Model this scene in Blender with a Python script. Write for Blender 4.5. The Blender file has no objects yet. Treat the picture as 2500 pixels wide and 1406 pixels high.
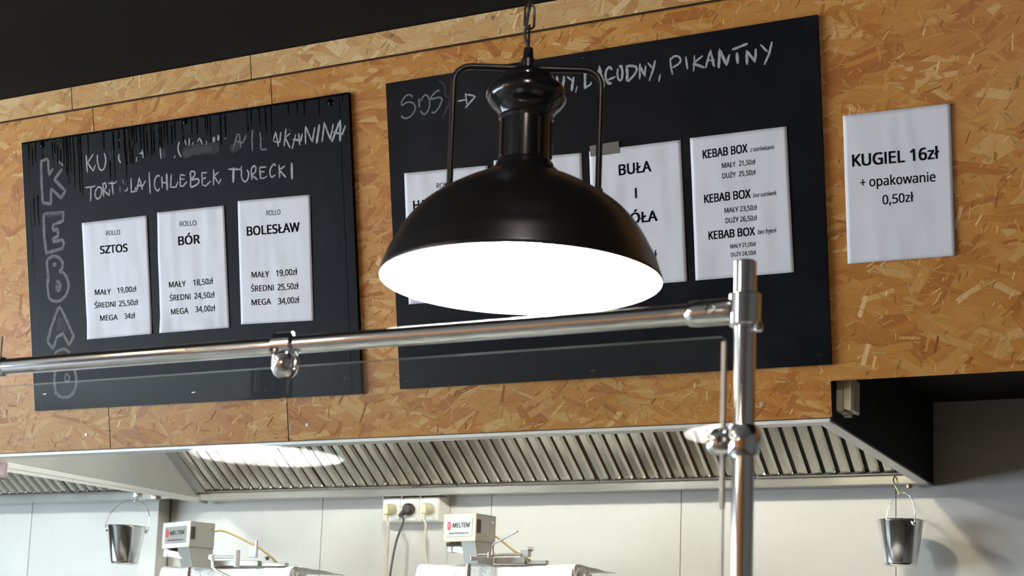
# Takeaway counter: chipboard menu bulkhead over an extraction hood, pendant lamp, chrome sneeze guard.
import bpy, bmesh, math, random
from mathutils import Vector, Matrix, noise

random.seed(7)
scene = bpy.context.scene
COL = scene.collection

# ------------------------------------------------------------------ camera
F_PX, CX, CY = 3729.33, 1250.0, 1121.3            # focal length and principal point for a 2500 x 1406 frame
R_ = Vector((0.89699, 0.44073, 0.03402)).normalized()
U_ = Vector((0.0307, -0.1389, 0.9898)); U_ = (U_ - R_*U_.dot(R_)).normalized()
B_ = R_.cross(U_)
CAM = Vector((0, 0, 1.5))
cam_data = bpy.data.cameras.new('camera')
cam = bpy.data.objects.new('camera', cam_data)
COL.objects.link(cam)
cam.matrix_world = Matrix(((R_.x, U_.x, B_.x, CAM.x), (R_.y, U_.y, B_.y, CAM.y), (R_.z, U_.z, B_.z, CAM.z), (0, 0, 0, 1)))
cam_data.sensor_width = 36.0
cam_data.lens = F_PX/2500*36
cam_data.shift_y = (CY-703)/2500
cam_data.clip_start = 0.05
cam_data.dof.use_dof = True
cam_data.dof.focus_distance = 3.35
cam_data.dof.aperture_fstop = 7.5
scene.camera = cam

# ------------------------------------------------------------------ world, exposure
scene.view_settings.view_transform = 'Standard'
scene.view_settings.look = 'None'
scene.view_settings.exposure = 0.0
scene.view_settings.gamma = 1.0
scene.view_settings.use_curve_mapping = False
scene.cycles.use_denoising = True
scene.cycles.max_bounces = 8
scene.cycles.transparent_max_bounces = 16
scene.cycles.sample_clamp_indirect = 0.0
scene.cycles.caustics_reflective = False
scene.cycles.caustics_refractive = False
world = bpy.data.worlds.new('daylight'); scene.world = world
world.use_nodes = True
bgn = world.node_tree.nodes['Background']
bgn.inputs['Color'].default_value = (0.76, 0.86, 1.0, 1)
bgn.inputs['Strength'].default_value = 23.0

SHOP_LEFT, SHOP_RIGHT, SHOP_FRONT = -6.6, 2.6, -4.6
CEIL_Z = 2.946
WALL_Y = 4.0665
def portal(name, loc, rot, sx, sy):                # lets the renderer sample the daylight through an opening
    l = bpy.data.lights.new(name, 'AREA'); l.shape = 'RECTANGLE'; l.size = sx; l.size_y = sy
    l.cycles.is_portal = True
    o = bpy.data.objects.new(name, l); o.location = loc; o.rotation_euler = rot
    COL.objects.link(o)
portal('daylight_opening_side', (SHOP_LEFT-0.1, -0.6, 1.55), (0, -math.pi/2, 0), 1.5, 5.6)

# ------------------------------------------------------------------ picture -> place
N_ = Vector((0, 0.9836, 0.1805)).normalized()      # into the bulkhead (it leans out at the top)
V_ = Vector((0, -0.1805, 0.9836)).normalized()
P0 = Vector((-1.5026, 3.0217, 1.9706))
def ray(px, py):
    return R_*((px-CX)/F_PX) - U_*((py-CY)/F_PX) - B_
def onY(px, py, Y):
    r = ray(px, py); return CAM + r*(Y/r.y)
def onX(px, py, X):
    r = ray(px, py); return CAM + r*(X/r.x)
def onF(px, py, off=0.0):                          # point on the bulkhead plane, off metres in front of it
    r = ray(px, py); s = N_.dot(P0-N_*off-CAM)/N_.dot(r); return CAM + r*s
def uvF(px, py, off=0.0):
    q = onF(px, py, off) - P0; return q.x, q.dot(V_)
def FP(u, v, off=0.0):
    return P0 + Vector((u, 0, 0)) + V_*v - N_*off

# ------------------------------------------------------------------ materials
def lin(r, g, b):
    f = lambda c: (c/255/12.92) if c <= 10 else ((c/255+0.055)/1.055)**2.4
    return (f(r), f(g), f(b), 1.0)
class NT:
    def __init__(s, tree): s.t = tree; s.n = tree.nodes; s.l = tree.links
    def new(s, typ, **kw):
        n = s.n.new(typ)
        for k, v in kw.items(): setattr(n, k, v)
        return n
    def link(s, a, b): s.l.new(a, b)
    def put(s, sock, v):
        if hasattr(v, 'is_linked') or isinstance(v, bpy.types.NodeSocket): s.l.new(v, sock)
        else: sock.default_value = v
    def math(s, op, a, b=None, c=None, clamp=False):
        n = s.n.new('ShaderNodeMath'); n.operation = op; n.use_clamp = clamp
        s.put(n.inputs[0], a)
        if b is not None: s.put(n.inputs[1], b)
        if c is not None: s.put(n.inputs[2], c)
        return n.outputs[0]
    def vmath(s, op, a, b=None):
        n = s.n.new('ShaderNodeVectorMath'); n.operation = op
        s.put(n.inputs[0], a)
        if b is not None: s.put(n.inputs[1], b)
        return n.outputs[0]
    def mix(s, fac, a, b, blend='MIX'):
        n = s.n.new('ShaderNodeMix'); n.data_type = 'RGBA'; n.blend_type = blend
        s.put(n.inputs[0], fac); s.put(n.inputs[6], a); s.put(n.inputs[7], b)
        return n.outputs[2]
    def mixf(s, fac, a, b):
        n = s.n.new('ShaderNodeMix'); n.data_type = 'FLOAT'
        s.put(n.inputs[0], fac); s.put(n.inputs[2], a); s.put(n.inputs[3], b)
        return n.outputs[0]
    def noise(s, vec, scale, detail=3, rough=0.5):
        n = s.n.new('ShaderNodeTexNoise'); s.put(n.inputs['Vector'], vec)
        n.inputs['Scale'].default_value = scale; n.inputs['Detail'].default_value = detail; n.inputs['Roughness'].default_value = rough
        return n.outputs['Fac']
    def ramp(s, fac, stops, interp='LINEAR'):
        n = s.n.new('ShaderNodeValToRGB'); s.put(n.inputs[0], fac)
        cr = n.color_ramp; cr.interpolation = interp
        while len(cr.elements) < len(stops): cr.elements.new(0.5)
        for e, (p, c) in zip(cr.elements, stops): e.position = p; e.color = c
        return n.outputs[0]
    def bump(s, h, dist, strength=1.0):
        n = s.n.new('ShaderNodeBump'); s.put(n.inputs['Height'], h)
        n.inputs['Distance'].default_value = dist; n.inputs['Strength'].default_value = strength
        return n.outputs[0]
def new_mat(name):
    m = bpy.data.materials.new(name); m.use_nodes = True
    t = NT(m.node_tree); bs = t.n['Principled BSDF']
    return m, t, bs
def flat(name, col, rough=0.5, metal=0.0, spec=0.5, var=0.06, vscale=30, bump=0.0, coat=0.0):
    """plain surface with a slight procedural mottling of tone, roughness and relief"""
    m, t, bs = new_mat(name)
    co = t.new('ShaderNodeTexCoord').outputs['Object']
    n = t.noise(co, vscale, 4)
    a = tuple(c*(1-var) for c in col[:3])+(1,); b = tuple(min(1, c*(1+var)) for c in col[:3])+(1,)
    t.link(t.mix(n, a, b), bs.inputs['Base Color'])
    t.link(t.math('MULTIPLY_ADD', n, rough*0.25, rough*0.875), bs.inputs['Roughness'])
    bs.inputs['Metallic'].default_value = metal
    bs.inputs['Specular IOR Level'].default_value = spec
    bs.inputs['Coat Weight'].default_value = coat
    if bump: t.link(t.bump(t.noise(co, vscale*6, 3), bump), bs.inputs['Normal'])
    return m
def emitter(name, col, strength):
    m, t, bs = new_mat(name)
    bs.inputs['Base Color'].default_value = col
    bs.inputs['Emission Color'].default_value = col
    bs.inputs['Emission Strength'].default_value = strength
    return m

def strand_group(name, stops):
    """one layer of wood strands: a randomly turned rectangular flake in each cell"""
    g = bpy.data.node_groups.new(name, 'ShaderNodeTree')
    I = g.interface
    for nm, ty in (('Vector', 'NodeSocketVector'), ('Color', 'NodeSocketColor'), ('Height', 'NodeSocketFloat'), ('Offset', 'NodeSocketVector'),
                   ('Cells', 'NodeSocketVector'), ('HalfLength', 'NodeSocketFloat'), ('HalfWidth', 'NodeSocketFloat'), ('Turn', 'NodeSocketFloat'), ('Share', 'NodeSocketFloat'), ('Lift', 'NodeSocketFloat')):
        I.new_socket(nm, in_out='INPUT', socket_type=ty)
    I.new_socket('Color', in_out='OUTPUT', socket_type='NodeSocketColor')
    I.new_socket('Height', in_out='OUTPUT', socket_type='NodeSocketFloat')
    t = NT(g); gi = t.new('NodeGroupInput'); go = t.new('NodeGroupOutput')
    vec = gi.outputs['Vector']
    vs = t.vmath('MULTIPLY', t.vmath('ADD', vec, gi.outputs['Offset']), gi.outputs['Cells'])
    vo = t.new('ShaderNodeTexVoronoi', voronoi_dimensions='2D', feature='F1'); t.link(vs, vo.inputs['Vector']); vo.inputs['Scale'].default_value = 1
    loc = t.vmath('DIVIDE', t.vmath('SUBTRACT', vs, vo.outputs['Position']), gi.outputs['Cells'])
    sp = t.new('ShaderNodeSeparateColor'); t.link(vo.outputs['Color'], sp.inputs[0])
    r, gg, b = sp.outputs
    ang = t.math('MULTIPLY', t.math('SUBTRACT', r, 0.5), gi.outputs['Turn'])
    vr = t.new('ShaderNodeVectorRotate', rotation_type='Z_AXIS'); t.link(loc, vr.inputs['Vector']); t.link(ang, vr.inputs['Angle'])
    sx = t.new('ShaderNodeSeparateXYZ'); t.link(vr.outputs[0], sx.inputs[0])
    u = sx.outputs[0]
    warp = t.math('MULTIPLY', t.math('SUBTRACT', t.noise(vec, 30, 2), 0.5), 0.006)
    v = t.math('ADD', sx.outputs[1], warp)
    au = t.math('ADD', t.math('ABSOLUTE', u), t.math('MULTIPLY', t.math('SUBTRACT', t.noise(vec, 210, 2), 0.5), 0.012)); av = t.math('ABSOLUTE', v)
    wid = t.math('MULTIPLY', gi.outputs['HalfWidth'], t.math('MULTIPLY_ADD', b, 0.9, 0.4))
    ln = t.math('MULTIPLY', gi.outputs['HalfLength'], t.math('MULTIPLY_ADD', t.math('FRACT', t.math('MULTIPLY', r, 7.3)), 0.6, 0.6))
    m = t.math('MULTIPLY', t.math('LESS_THAN', av, wid), t.math('LESS_THAN', au, ln))
    m = t.math('MULTIPLY', m, t.math('LESS_THAN', t.math('FRACT', t.math('MULTIPLY', gg, 5.7)), gi.outputs['Share']))
    cb = t.new('ShaderNodeCombineXYZ')
    t.link(t.math('MULTIPLY', u, 14.0), cb.inputs[0]); t.link(t.math('MULTIPLY', v, 420.0), cb.inputs[1]); t.link(t.math('MULTIPLY', r, 60.0), cb.inputs[2])
    grain = t.noise(cb.outputs[0], 1.0, 3, 0.6)
    tone = t.math('ADD', t.math('MULTIPLY_ADD', gg, 0.78, -0.10), t.math('MULTIPLY', grain, 0.42))
    tone = t.math('ADD', tone, gi.outputs['Lift'])
    col = t.ramp(tone, stops)
    e = t.math('MINIMUM', t.math('SUBTRACT', wid, av), t.math('SUBTRACT', ln, au))
    ef = t.math('MULTIPLY_ADD', t.math('DIVIDE', e, t.math('MULTIPLY', wid, 0.16), clamp=True), 0.24, 0.76)  # flake rims tinted darker as painted shadow lines
    col = t.mix(1.0, col, t.mix(ef, (0.30, 0.17, 0.09, 1), (1, 1, 1, 1)), 'MULTIPLY')
    t.link(t.mix(m, gi.outputs['Color'], col), go.inputs['Color'])
    hh = t.math('ADD', t.math('MULTIPLY', t.math('FRACT', t.math('MULTIPLY', b, 3.7)), 0.75), t.math('MULTIPLY', t.math('MULTIPLY', t.math('DIVIDE', v, wid), t.math('SUBTRACT', gg, 0.5)), 0.6))
    hh = t.math('ADD', hh, t.math('MULTIPLY', grain, 0.12))
    t.link(t.mixf(m, gi.outputs['Height'], hh), go.inputs['Height'])
    return g
def osb(name, stops, rough, coat, cells=1.0):
    m, t, bs = new_mat(name)
    grp = strand_group(name+'_strands', stops)
    uv = t.new('ShaderNodeTexCoord').outputs['UV']
    col = t.ramp(t.noise(uv, 9, 5, 0.65), stops); h = t.noise(uv, 60, 3)
    rnd = random.Random(11)
    layers = [(8, 15, .085, .018, 1.5, 1), (9, 17, .075, .016, 2.2, .9), (9, 16, .08, .013, 1.4, .9), (5, 9, .15, .022, 2.4, .5),
              (11, 24, .06, .009, 2.4, .75), (11, 22, .06, .008, 1.2, .7), (16, 28, .036, .0048, 2.8, .6),
              (24, 42, .024, .0024, 3.1, .36), (40, 62, .014, .0012, 3.1, .34), (64, 90, .008, .0009, 3.1, .25)]
    for i, (cx, cy, L, W, turn, share) in enumerate(layers):
        n = t.new('ShaderNodeGroup', node_tree=grp)
        t.link(uv, n.inputs['Vector']); t.put(n.inputs['Color'], col)
        if i >= 6: t.put(n.inputs['Height'], h)       # only the topmost strands stand out in relief
        n.inputs['Offset'].default_value = (rnd.uniform(0, 40), rnd.uniform(0, 40), 0)
        n.inputs['Cells'].default_value = (cx*cells, cy*cells, 1)
        n.inputs['HalfLength'].default_value = L/cells; n.inputs['HalfWidth'].default_value = W/cells
        n.inputs['Lift'].default_value = 0.0 if i < 6 else (0.06 if i < 8 else 0.18)
        n.inputs['Turn'].default_value = turn; n.inputs['Share'].default_value = share
        col = n.outputs[0]
        if i >= 5: h = n.outputs[1]
    big = t.noise(uv, 2.2, 2)
    col = t.mix(t.math('MULTIPLY', big, 0.22), col, lin(206, 140, 66))
    t.link(col, bs.inputs['Base Color'])
    t.link(t.math('MULTIPLY_ADD', h, 0.15, rough), bs.inputs['Roughness'])
    bs.inputs['Coat Weight'].default_value = coat; bs.inputs['Coat Roughness'].default_value = 0.32
    bs.inputs['Specular IOR Level'].default_value = 0.22
    t.link(t.bump(h, 0.0022, 1.0), bs.inputs['Normal'])
    return m
OSB_GOLD = [(0.0, lin(132, 74, 36)), (0.08, lin(168, 98, 43)), (0.30, lin(193, 126, 56)), (0.55, lin(203, 141, 68)), (0.80, lin(211, 157, 87)), (1.0, lin(230, 194, 136))]
OSB_PALE = [(0.0, lin(146, 98, 58)), (0.10, lin(186, 134, 80)), (0.40, lin(208, 162, 104)), (0.70, lin(218, 180, 124)), (1.0, lin(236, 212, 166))]

M = {}
M['osb'] = osb('varnished_strand_board', OSB_GOLD, 0.45, 0.10)
M['osb_raw'] = osb('raw_strand_board', OSB_PALE, 0.6, 0.0)
M['edge_dark'] = flat('shaded_cut_edge', lin(70, 54, 34), 0.8)
M['black_ceiling'] = flat('black_ceiling_paint', (0.022, 0.020, 0.018, 1), 0.85, var=0.2, vscale=4, spec=0.08)
M['grey_ceiling'] = flat('grey_ceiling_paint', lin(150, 147, 142), 0.85, var=0.05, vscale=3, spec=0.1)
M['black_panel'] = flat('black_sheet', (0.0075, 0.0070, 0.0065, 1), 0.6, var=0.15, spec=0.15)
M['plaster'] = flat('shop_plaster', lin(112, 108, 102), 0.8)
M['front_wall'] = flat('timber_brown_wall', lin(176, 118, 66), 0.6, var=0.15, vscale=3)
M['floor'] = flat('floor_tile', lin(100, 97, 92), 0.45, var=0.1, vscale=3)
M['chrome'] = flat('chrome', (0.86, 0.86, 0.87, 1), 0.09, 1.0, var=0.02)
M['chrome_dark'] = flat('recessed_screw_steel', (0.30, 0.28, 0.26, 1), 0.35, 1.0)
M['gutter'] = flat('gutter_steel', (0.42, 0.415, 0.39, 1), 0.2, 0.97, var=0.04, vscale=12)
M['steel'] = flat('brushed_steel', (0.50, 0.495, 0.48, 1), 0.3, 0.92, var=0.07, vscale=12)
M['steel_bright'] = flat('polished_steel', (0.80, 0.80, 0.80, 1), 0.13, 1.0, var=0.04)
M['steel_grey'] = flat('grey_sheet_steel', (0.50, 0.50, 0.49, 1), 0.42, 0.55, var=0.07, vscale=8)
M['steel_white'] = flat('pale_sheet_steel', (0.72, 0.72, 0.71, 1), 0.4, 0.35, var=0.05)
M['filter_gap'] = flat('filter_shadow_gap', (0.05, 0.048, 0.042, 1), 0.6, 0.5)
M['lamp_black'] = flat('black_lamp_enamel', (0.012, 0.011, 0.011, 1), 0.33, var=0.2, spec=0.5)
M['lamp_gloss'] = flat('black_gloss_enamel', (0.012, 0.012, 0.013, 1), 0.16, var=0.2, spec=0.6)
M['lamp_white'] = flat('white_lamp_enamel', (0.88, 0.88, 0.87, 1), 0.4, var=0.02)
M['bulb'] = emitter('lit_bulb', (1.0, 0.97, 0.92, 1), 430)
M['tube_warm'] = emitter('lit_hood_lamp_warm', (1.0, 0.91, 0.66, 1), 430)
M['tube_neutral'] = emitter('lit_hood_lamp_neutral', (1.0, 0.98, 0.94, 1), 450)
M['tube_cool'] = emitter('lit_hood_lamp_cool', (0.92, 0.97, 1.0, 1), 620)
M['spot_warm'] = emitter('lit_ceiling_spot', (1.0, 0.68, 0.30, 1), 150)
M['highlight_source'] = emitter('added_highlight_bulb', (1.0, 0.90, 0.84, 1), 110)
M['fill_light'] = emitter('added_fill_globe', (1.0, 0.93, 0.86, 1), 22)
M['beige'] = flat('beige_plastic', lin(214, 205, 176), 0.4)
M['cream'] = flat('cream_plastic', lin(222, 214, 178), 0.42)
M['white_plastic'] = flat('white_plastic', lin(238, 238, 232), 0.35, var=0.02)
M['rubber'] = flat('black_rubber', (0.018, 0.019, 0.021, 1), 0.5)
M['grey_cable'] = flat('black_cable', (0.05, 0.052, 0.058, 1), 0.5)
M['cord_white'] = flat('woven_white_cord', lin(205, 198, 176), 0.75, var=0.25, vscale=260)
M['cord_yellow'] = flat('yellowish_cord', lin(190, 170, 112), 0.6, var=0.12)
M['ink'] = flat('printed_ink', (0.006, 0.006, 0.009, 1), 0.85, spec=0.08)
M['plate'] = flat('label_plate', lin(158, 156, 151), 0.35, 0.3)
M['red'] = flat('red_emblem', lin(205, 40, 62), 0.45)
M['brass'] = flat('brass_hook', (0.62, 0.50, 0.20, 1), 0.28, 1.0)
M['tape'] = flat('grey_tape', lin(86, 90, 90), 0.25, var=0.15)
M['counter'] = flat('counter_top', lin(170, 168, 162), 0.35)
M['frosted'] = flat('translucent_clip', lin(200, 206, 214), 0.3)
M['pink_pad'] = flat('clear_pink_pad', lin(168, 154, 156), 0.25)
M['drip'] = flat('black_paint_drip', (0.0015, 0.002, 0.0025, 1), 0.16, spec=0.08)
M['table_steel'] = flat('table_steel', (0.55, 0.55, 0.54, 1), 0.4, 0.8)

def chalkboard_mat():
    m, t, bs = new_mat('chalkboard_paint')
    co = t.new('ShaderNodeTexCoord').outputs['Object']
    n = t.noise(co, 5, 5, 0.6); n2 = t.noise(co, 60, 3)
    dust = t.math('MULTIPLY', t.math('SUBTRACT', n, 0.45, clamp=True), 0.06)
    col = t.mix(dust, (0.0050, 0.0062, 0.0098, 1), (0.5, 0.5, 0.5, 1))
    t.link(col, bs.inputs['Base Color'])
    t.link(t.math('MULTIPLY_ADD', n2, 0.10, 0.34), bs.inputs['Roughness'])
    bs.inputs['Specular IOR Level'].default_value = 0.085
    t.link(t.bump(n2, 0.0004, 0.4), bs.inputs['Normal'])
    return m
M['board'] = chalkboard_mat()
def chalk_mat(name, level, lo, hi):
    """chalk drawn on paint: grains of pale dust with bare board between them"""
    m, t, bs = new_mat(name)
    co = t.new('ShaderNodeTexCoord').outputs['Object']
    n = t.noise(co, 420, 3, 0.7); n2 = t.noise(co, 70, 2)
    a = t.math('MULTIPLY_ADD', t.math('ADD', n, t.math('MULTIPLY', n2, 0.5)), hi-lo, lo, clamp=True)
    bs.inputs['Base Color'].default_value = (level, level, level*0.99, 1); bs.inputs['Roughness'].default_value = 0.9
    bs.inputs['Specular IOR Level'].default_value = 0.1
    t.link(a, bs.inputs['Alpha'])
    return m
M['chalk'] = chalk_mat('chalk', 0.58, 0.0, 0.98)
M['chalk_soft'] = chalk_mat('rubbed_chalk', 0.42, 0.0, 0.62)
M['chalk_faint'] = chalk_mat('faint_chalk', 0.4, 0.0, 0.13)
def paper_mat():
    m, t, bs = new_mat('white_paper')
    co = t.new('ShaderNodeTexCoord').outputs['Object']
    n = t.noise(co, 14, 4)
    t.link(t.mix(n, (0.76, 0.755, 0.815, 1), (0.83, 0.825, 0.885, 1)), bs.inputs['Base Color'])
    bs.inputs['Roughness'].default_value = 0.55
    t.link(t.bump(t.noise(co, 900, 2), 0.00006, 0.3), bs.inputs['Normal'])
    return m
M['paper'] = paper_mat()
def wall_mat():
    m, t, bs = new_mat('pale_wall_panel')
    co = t.new('ShaderNodeTexCoord').outputs['Object']
    n = t.noise(co, 2.6, 5, 0.6); n2 = t.noise(co, 14, 4)
    c = t.mix(n, lin(194, 192, 187), lin(216, 214, 209))
    c = t.mix(t.math('MULTIPLY', n2, 0.25), c, lin(196, 192, 186))
    t.link(c, bs.inputs['Base Color'])
    t.link(t.math('MULTIPLY_ADD', n2, 0.2, 0.32), bs.inputs['Roughness'])
    return m
M['wall'] = wall_mat()
M['grout'] = flat('stained_grout', lin(128, 116, 94), 0.8)
def glass_mat():
    m, t, bs = new_mat('clear_glass')
    t.n.remove(bs)
    out = [n for n in t.n if n.type == 'OUTPUT_MATERIAL'][0]
    fr = t.new('ShaderNodeFresnel'); fr.inputs['IOR'].default_value = 1.5
    tr = t.new('ShaderNodeBsdfTransparent'); tr.inputs['Color'].default_value = (0.96, 0.98, 0.965, 1)
    gl = t.new('ShaderNodeBsdfGlossy'); gl.inputs['Roughness'].default_value = 0.012
    geo = t.new('ShaderNodeNewGeometry')
    f = t.math('MULTIPLY', fr.outputs[0], t.math('SUBTRACT', 1.0, geo.outputs['Backfacing']))
    f = t.math('MULTIPLY', f, 1.85, clamp=True)        # both faces of the pane reflect
    mx = t.new('ShaderNodeMixShader'); t.link(f, mx.inputs[0]); t.link(tr.outputs[0], mx.inputs[1]); t.link(gl.outputs[0], mx.inputs[2])
    t.link(mx.outputs[0], out.inputs[0])
    return m
M['glass'] = glass_mat()
M['glass_side_gleam'] = flat('painted_glass_edge_gleam', lin(253, 240, 226), 0.3, var=0.04)  # near-white colour stands for light caught in the glass edge
M['glass_edge'] = flat('ground_glass_edge', lin(150, 165, 150), 0.25, var=0.05)
def foil_mat():
    m, t, bs = new_mat('aluminium_foil')
    co = t.new('ShaderNodeTexCoord').outputs['Object']
    n = t.noise(co, 28, 5, 0.65)
    bs.inputs['Base Color'].default_value = (0.93, 0.93, 0.92, 1); bs.inputs['Metallic'].default_value = 0.2; bs.inputs['Roughness'].default_value = 0.42
    t.link(t.bump(n, 0.01, 0.6), bs.inputs['Normal'])
    return m
M['foil'] = foil_mat()

# ------------------------------------------------------------------ mesh helpers
def wpos(o):
    p = Vector((0, 0, 0))
    while o: p += o.location; o = o.parent
    return p
class MB:
    def __init__(s): s.v = []; s.f = []; s.m = []; s.uv = {}; s.sm = []
    def add(s, vs, fs, mi=0, smooth=True):
        k = len(s.v); s.v += [Vector(x) for x in vs]
        for f in fs: s.f.append([i+k for i in f]); s.m.append(mi); s.sm.append(smooth)
        return k
    def from_bm(s, bm, mi=0, smooth=False):
        bm.verts.ensure_lookup_table(); bm.verts.index_update()
        s.add([v.co.copy() for v in bm.verts], [[v.index for v in f.verts] for f in bm.faces], mi, smooth); bm.free()
    def box(s, lo, hi, bev=0.0, mi=0, mat=None):
        lo = Vector(lo); hi = Vector(hi); c = (lo+hi)/2; d = hi-lo
        bm = bmesh.new(); bmesh.ops.create_cube(bm, size=1)
        for v in bm.verts: v.co = Vector((v.co.x*d.x, v.co.y*d.y, v.co.z*d.z)) + c
        if bev: bmesh.ops.bevel(bm, geom=bm.edges[:], offset=bev, segments=2, affect='EDGES', profile=0.5)
        if mat is not None: bmesh.ops.transform(bm, matrix=mat, verts=bm.verts)
        s.from_bm(bm, mi); return s
    def frame_box(s, o, ex, ey, ez, lo, hi, bev=0.0, mi=0):
        mt = Matrix(((ex.x, ey.x, ez.x, o.x), (ex.y, ey.y, ez.y, o.y), (ex.z, ey.z, ez.z, o.z), (0, 0, 0, 1)))
        return s.box(lo, hi, bev, mi, mt)
    def tube(s, path, r, seg=16, mi=0, caps=True, closed=False):
        path = [Vector(p) for p in path]; n = len(path)
        rs = r if isinstance(r, (list, tuple)) else [r]*n
        tg = []
        for i in range(n):
            a = path[(i-1) % n] if (closed or i > 0) else path[i]; b = path[(i+1) % n] if (closed or i < n-1) else path[i]
            tg.append((b-a).normalized())
        up = Vector((0, 0, 1)) if abs(tg[0].z) < 0.9 else Vector((1, 0, 0))
        x = tg[0].cross(up).normalized(); vs = []
        for i in range(n):
            x = (x - tg[i]*x.dot(tg[i])).normalized(); y = tg[i].cross(x)
            for k in range(seg):
                a = 2*math.pi*k/seg; vs.append(path[i] + (x*math.cos(a)+y*math.sin(a))*rs[i])
        fs = []
        for i in range(n if closed else n-1):
            j = (i+1) % n
            for k in range(seg): fs.append([i*seg+k, i*seg+(k+1) % seg, j*seg+(k+1) % seg, j*seg+k])
        s.add(vs, fs, mi)
        if caps and not closed:
            s.add(vs[:seg][::-1], [list(range(seg))], mi, False); s.add(vs[-seg:], [list(range(seg))], mi, False)
        return s
    def lathe(s, prof, c=(0, 0, 0), seg=48, mi=0, ax=None):
        """prof: (radius, height) along the axis (z unless ax = (x, y, z vectors))"""
        c = Vector(c); X, Y, Z = ax if ax else (Vector((1, 0, 0)), Vector((0, 1, 0)), Vector((0, 0, 1)))
        vs = []
        for (r, h) in prof:
            for k in range(seg):
                a = 2*math.pi*k/seg; vs.append(c + X*(r*math.cos(a)) + Y*(r*math.sin(a)) + Z*h)
        fs = []
        for i in range(len(prof)-1):
            for k in range(seg): fs.append([i*seg+k, i*seg+(k+1) % seg, (i+1)*seg+(k+1) % seg, (i+1)*seg+k])
        s.add(vs, fs, mi); return s
    def prism(s, poly, off, mi=0):
        """closed outline (points in space) pushed along off"""
        n = len(poly); a = [Vector(p) for p in poly]; off = Vector(off); b = [p+off for p in a]
        s.add(a+b, [list(range(n))[::-1], list(range(n, 2*n))] + [[i, (i+1) % n, n+(i+1) % n, n+i] for i in range(n)], mi, False); return s
    def build(s, name, mats, parent=None, origin=None, sharp=38, label=None):
        me = bpy.data.meshes.new(name)
        base = wpos(parent) if parent else Vector(origin or (0, 0, 0))
        me.from_pydata([tuple(v-base) for v in s.v], [], s.f)
        for mt in (mats if isinstance(mats, (list, tuple)) else [mats]): me.materials.append(M[mt] if isinstance(mt, str) else mt)
        me.polygons.foreach_set('material_index', s.m); me.polygons.foreach_set('use_smooth', s.sm)
        bm = bmesh.new(); bm.from_mesh(me); bmesh.ops.remove_doubles(bm, verts=bm.verts, dist=1e-6); bm.to_mesh(me); bm.free()
        me.update()
        if any(s.sm): me.set_sharp_from_angle(angle=math.radians(sharp))
        o = bpy.data.objects.new(name, me); COL.objects.link(o)
        if parent: o.parent = parent
        else: o.location = base
        if label: o['label'] = label
        return o
def tag(o, label, cat, group=None):
    o['label'] = label; o['category'] = cat
    if group: o['group'] = group
    return o
def thing(name, label, cat, loc, group=None):
    o = bpy.data.objects.new(name, None); o.empty_display_size = 0.05; COL.objects.link(o); o.location = loc
    return tag(o, label, cat, group)
def struct(name, mb, mats, origin=None):
    o = mb.build(name, mats, None, origin); o['kind'] = 'structure'; return o
def copy_tree(o, parent=None):
    c = o.copy(); COL.objects.link(c); c.parent = parent
    for ch in list(o.children): copy_tree(ch, c)
    return c
def catmull(pts, n=6):
    P = [Vector(p) for p in pts]
    if len(P) < 3: return P
    out = []
    for i in range(len(P)-1):
        a = P[i-1] if i else P[0]*2-P[1]; b = P[i]; c = P[i+1]; d = P[i+2] if i+2 < len(P) else P[-1]*2-P[-2]
        for k in range(n):
            t = k/n
            out.append(0.5*((2*b)+(c-a)*t+(2*a-5*b+4*c-d)*t*t+(3*b-a-3*c+d)*t**3))
    return out+[P[-1]]
def arc(c, X, Y, r, a0, a1, n=16):
    return [Vector(c)+X*(r*math.cos(a0+(a1-a0)*i/n))+Y*(r*math.sin(a0+(a1-a0)*i/n)) for i in range(n+1)]
EX, EY, EZ = Vector((1, 0, 0)), Vector((0, 1, 0)), Vector((0, 0, 1))

# ------------------------------------------------------------------ the room
mb = MB().box((SHOP_LEFT-0.2, SHOP_FRONT-0.2, -0.1), (SHOP_RIGHT+0.2, WALL_Y+0.1, 0)); struct('floor', mb, 'floor')
mb = MB().box((SHOP_LEFT-0.2, 0.9, CEIL_Z), (SHOP_RIGHT+0.2, WALL_Y+0.1, CEIL_Z+0.1)); struct('ceiling', mb, 'black_ceiling')
mb = MB().box((SHOP_LEFT-0.2, SHOP_FRONT-0.2, CEIL_Z), (SHOP_RIGHT+0.2, 0.9, CEIL_Z+0.1)); struct('ceiling_front', mb, 'grey_ceiling')
# kitchen wall of 60 cm panels with thin stained joints
CORNER_X, LEFT_Y = -3.298, 4.009
mb = MB()
seams = [-3.292, -2.689, -2.0855, -1.482, -0.8785, -0.275, 0.3285, 0.932, 1.5355, 2.139, SHOP_RIGHT]
mb.box((CORNER_X-0.01, WALL_Y+0.002, 0), (SHOP_RIGHT, WALL_Y+0.1, CEIL_Z), 0, 1)
for a, b in zip(seams[:-1], seams[1:]): mb.box((a+0.0011, WALL_Y, 0), (b-0.0011, WALL_Y+0.02, CEIL_Z), 0.0006)
struct('wall_back', mb, ['wall', 'grout'])
mb = MB()
seamsl = [SHOP_LEFT, -5.06, -4.457, -3.853, CORNER_X]
mb.box((SHOP_LEFT, LEFT_Y+0.002, 0), (CORNER_X-0.0005, WALL_Y+0.1, CEIL_Z), 0, 1)
for a, b in zip(seamsl[:-1], seamsl[1:]): mb.box((a+0.0012, LEFT_Y, 0), (b-(0.0012 if b != CORNER_X else 0), LEFT_Y+0.02 if b != CORNER_X else WALL_Y, CEIL_Z), 0.0006)
struct('wall_back_left', mb, ['wall', 'grout'])
mb = MB().box((SHOP_RIGHT, SHOP_FRONT, 0), (SHOP_RIGHT+0.15, WALL_Y, CEIL_Z)); struct('wall_right', mb, 'plaster')
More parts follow.
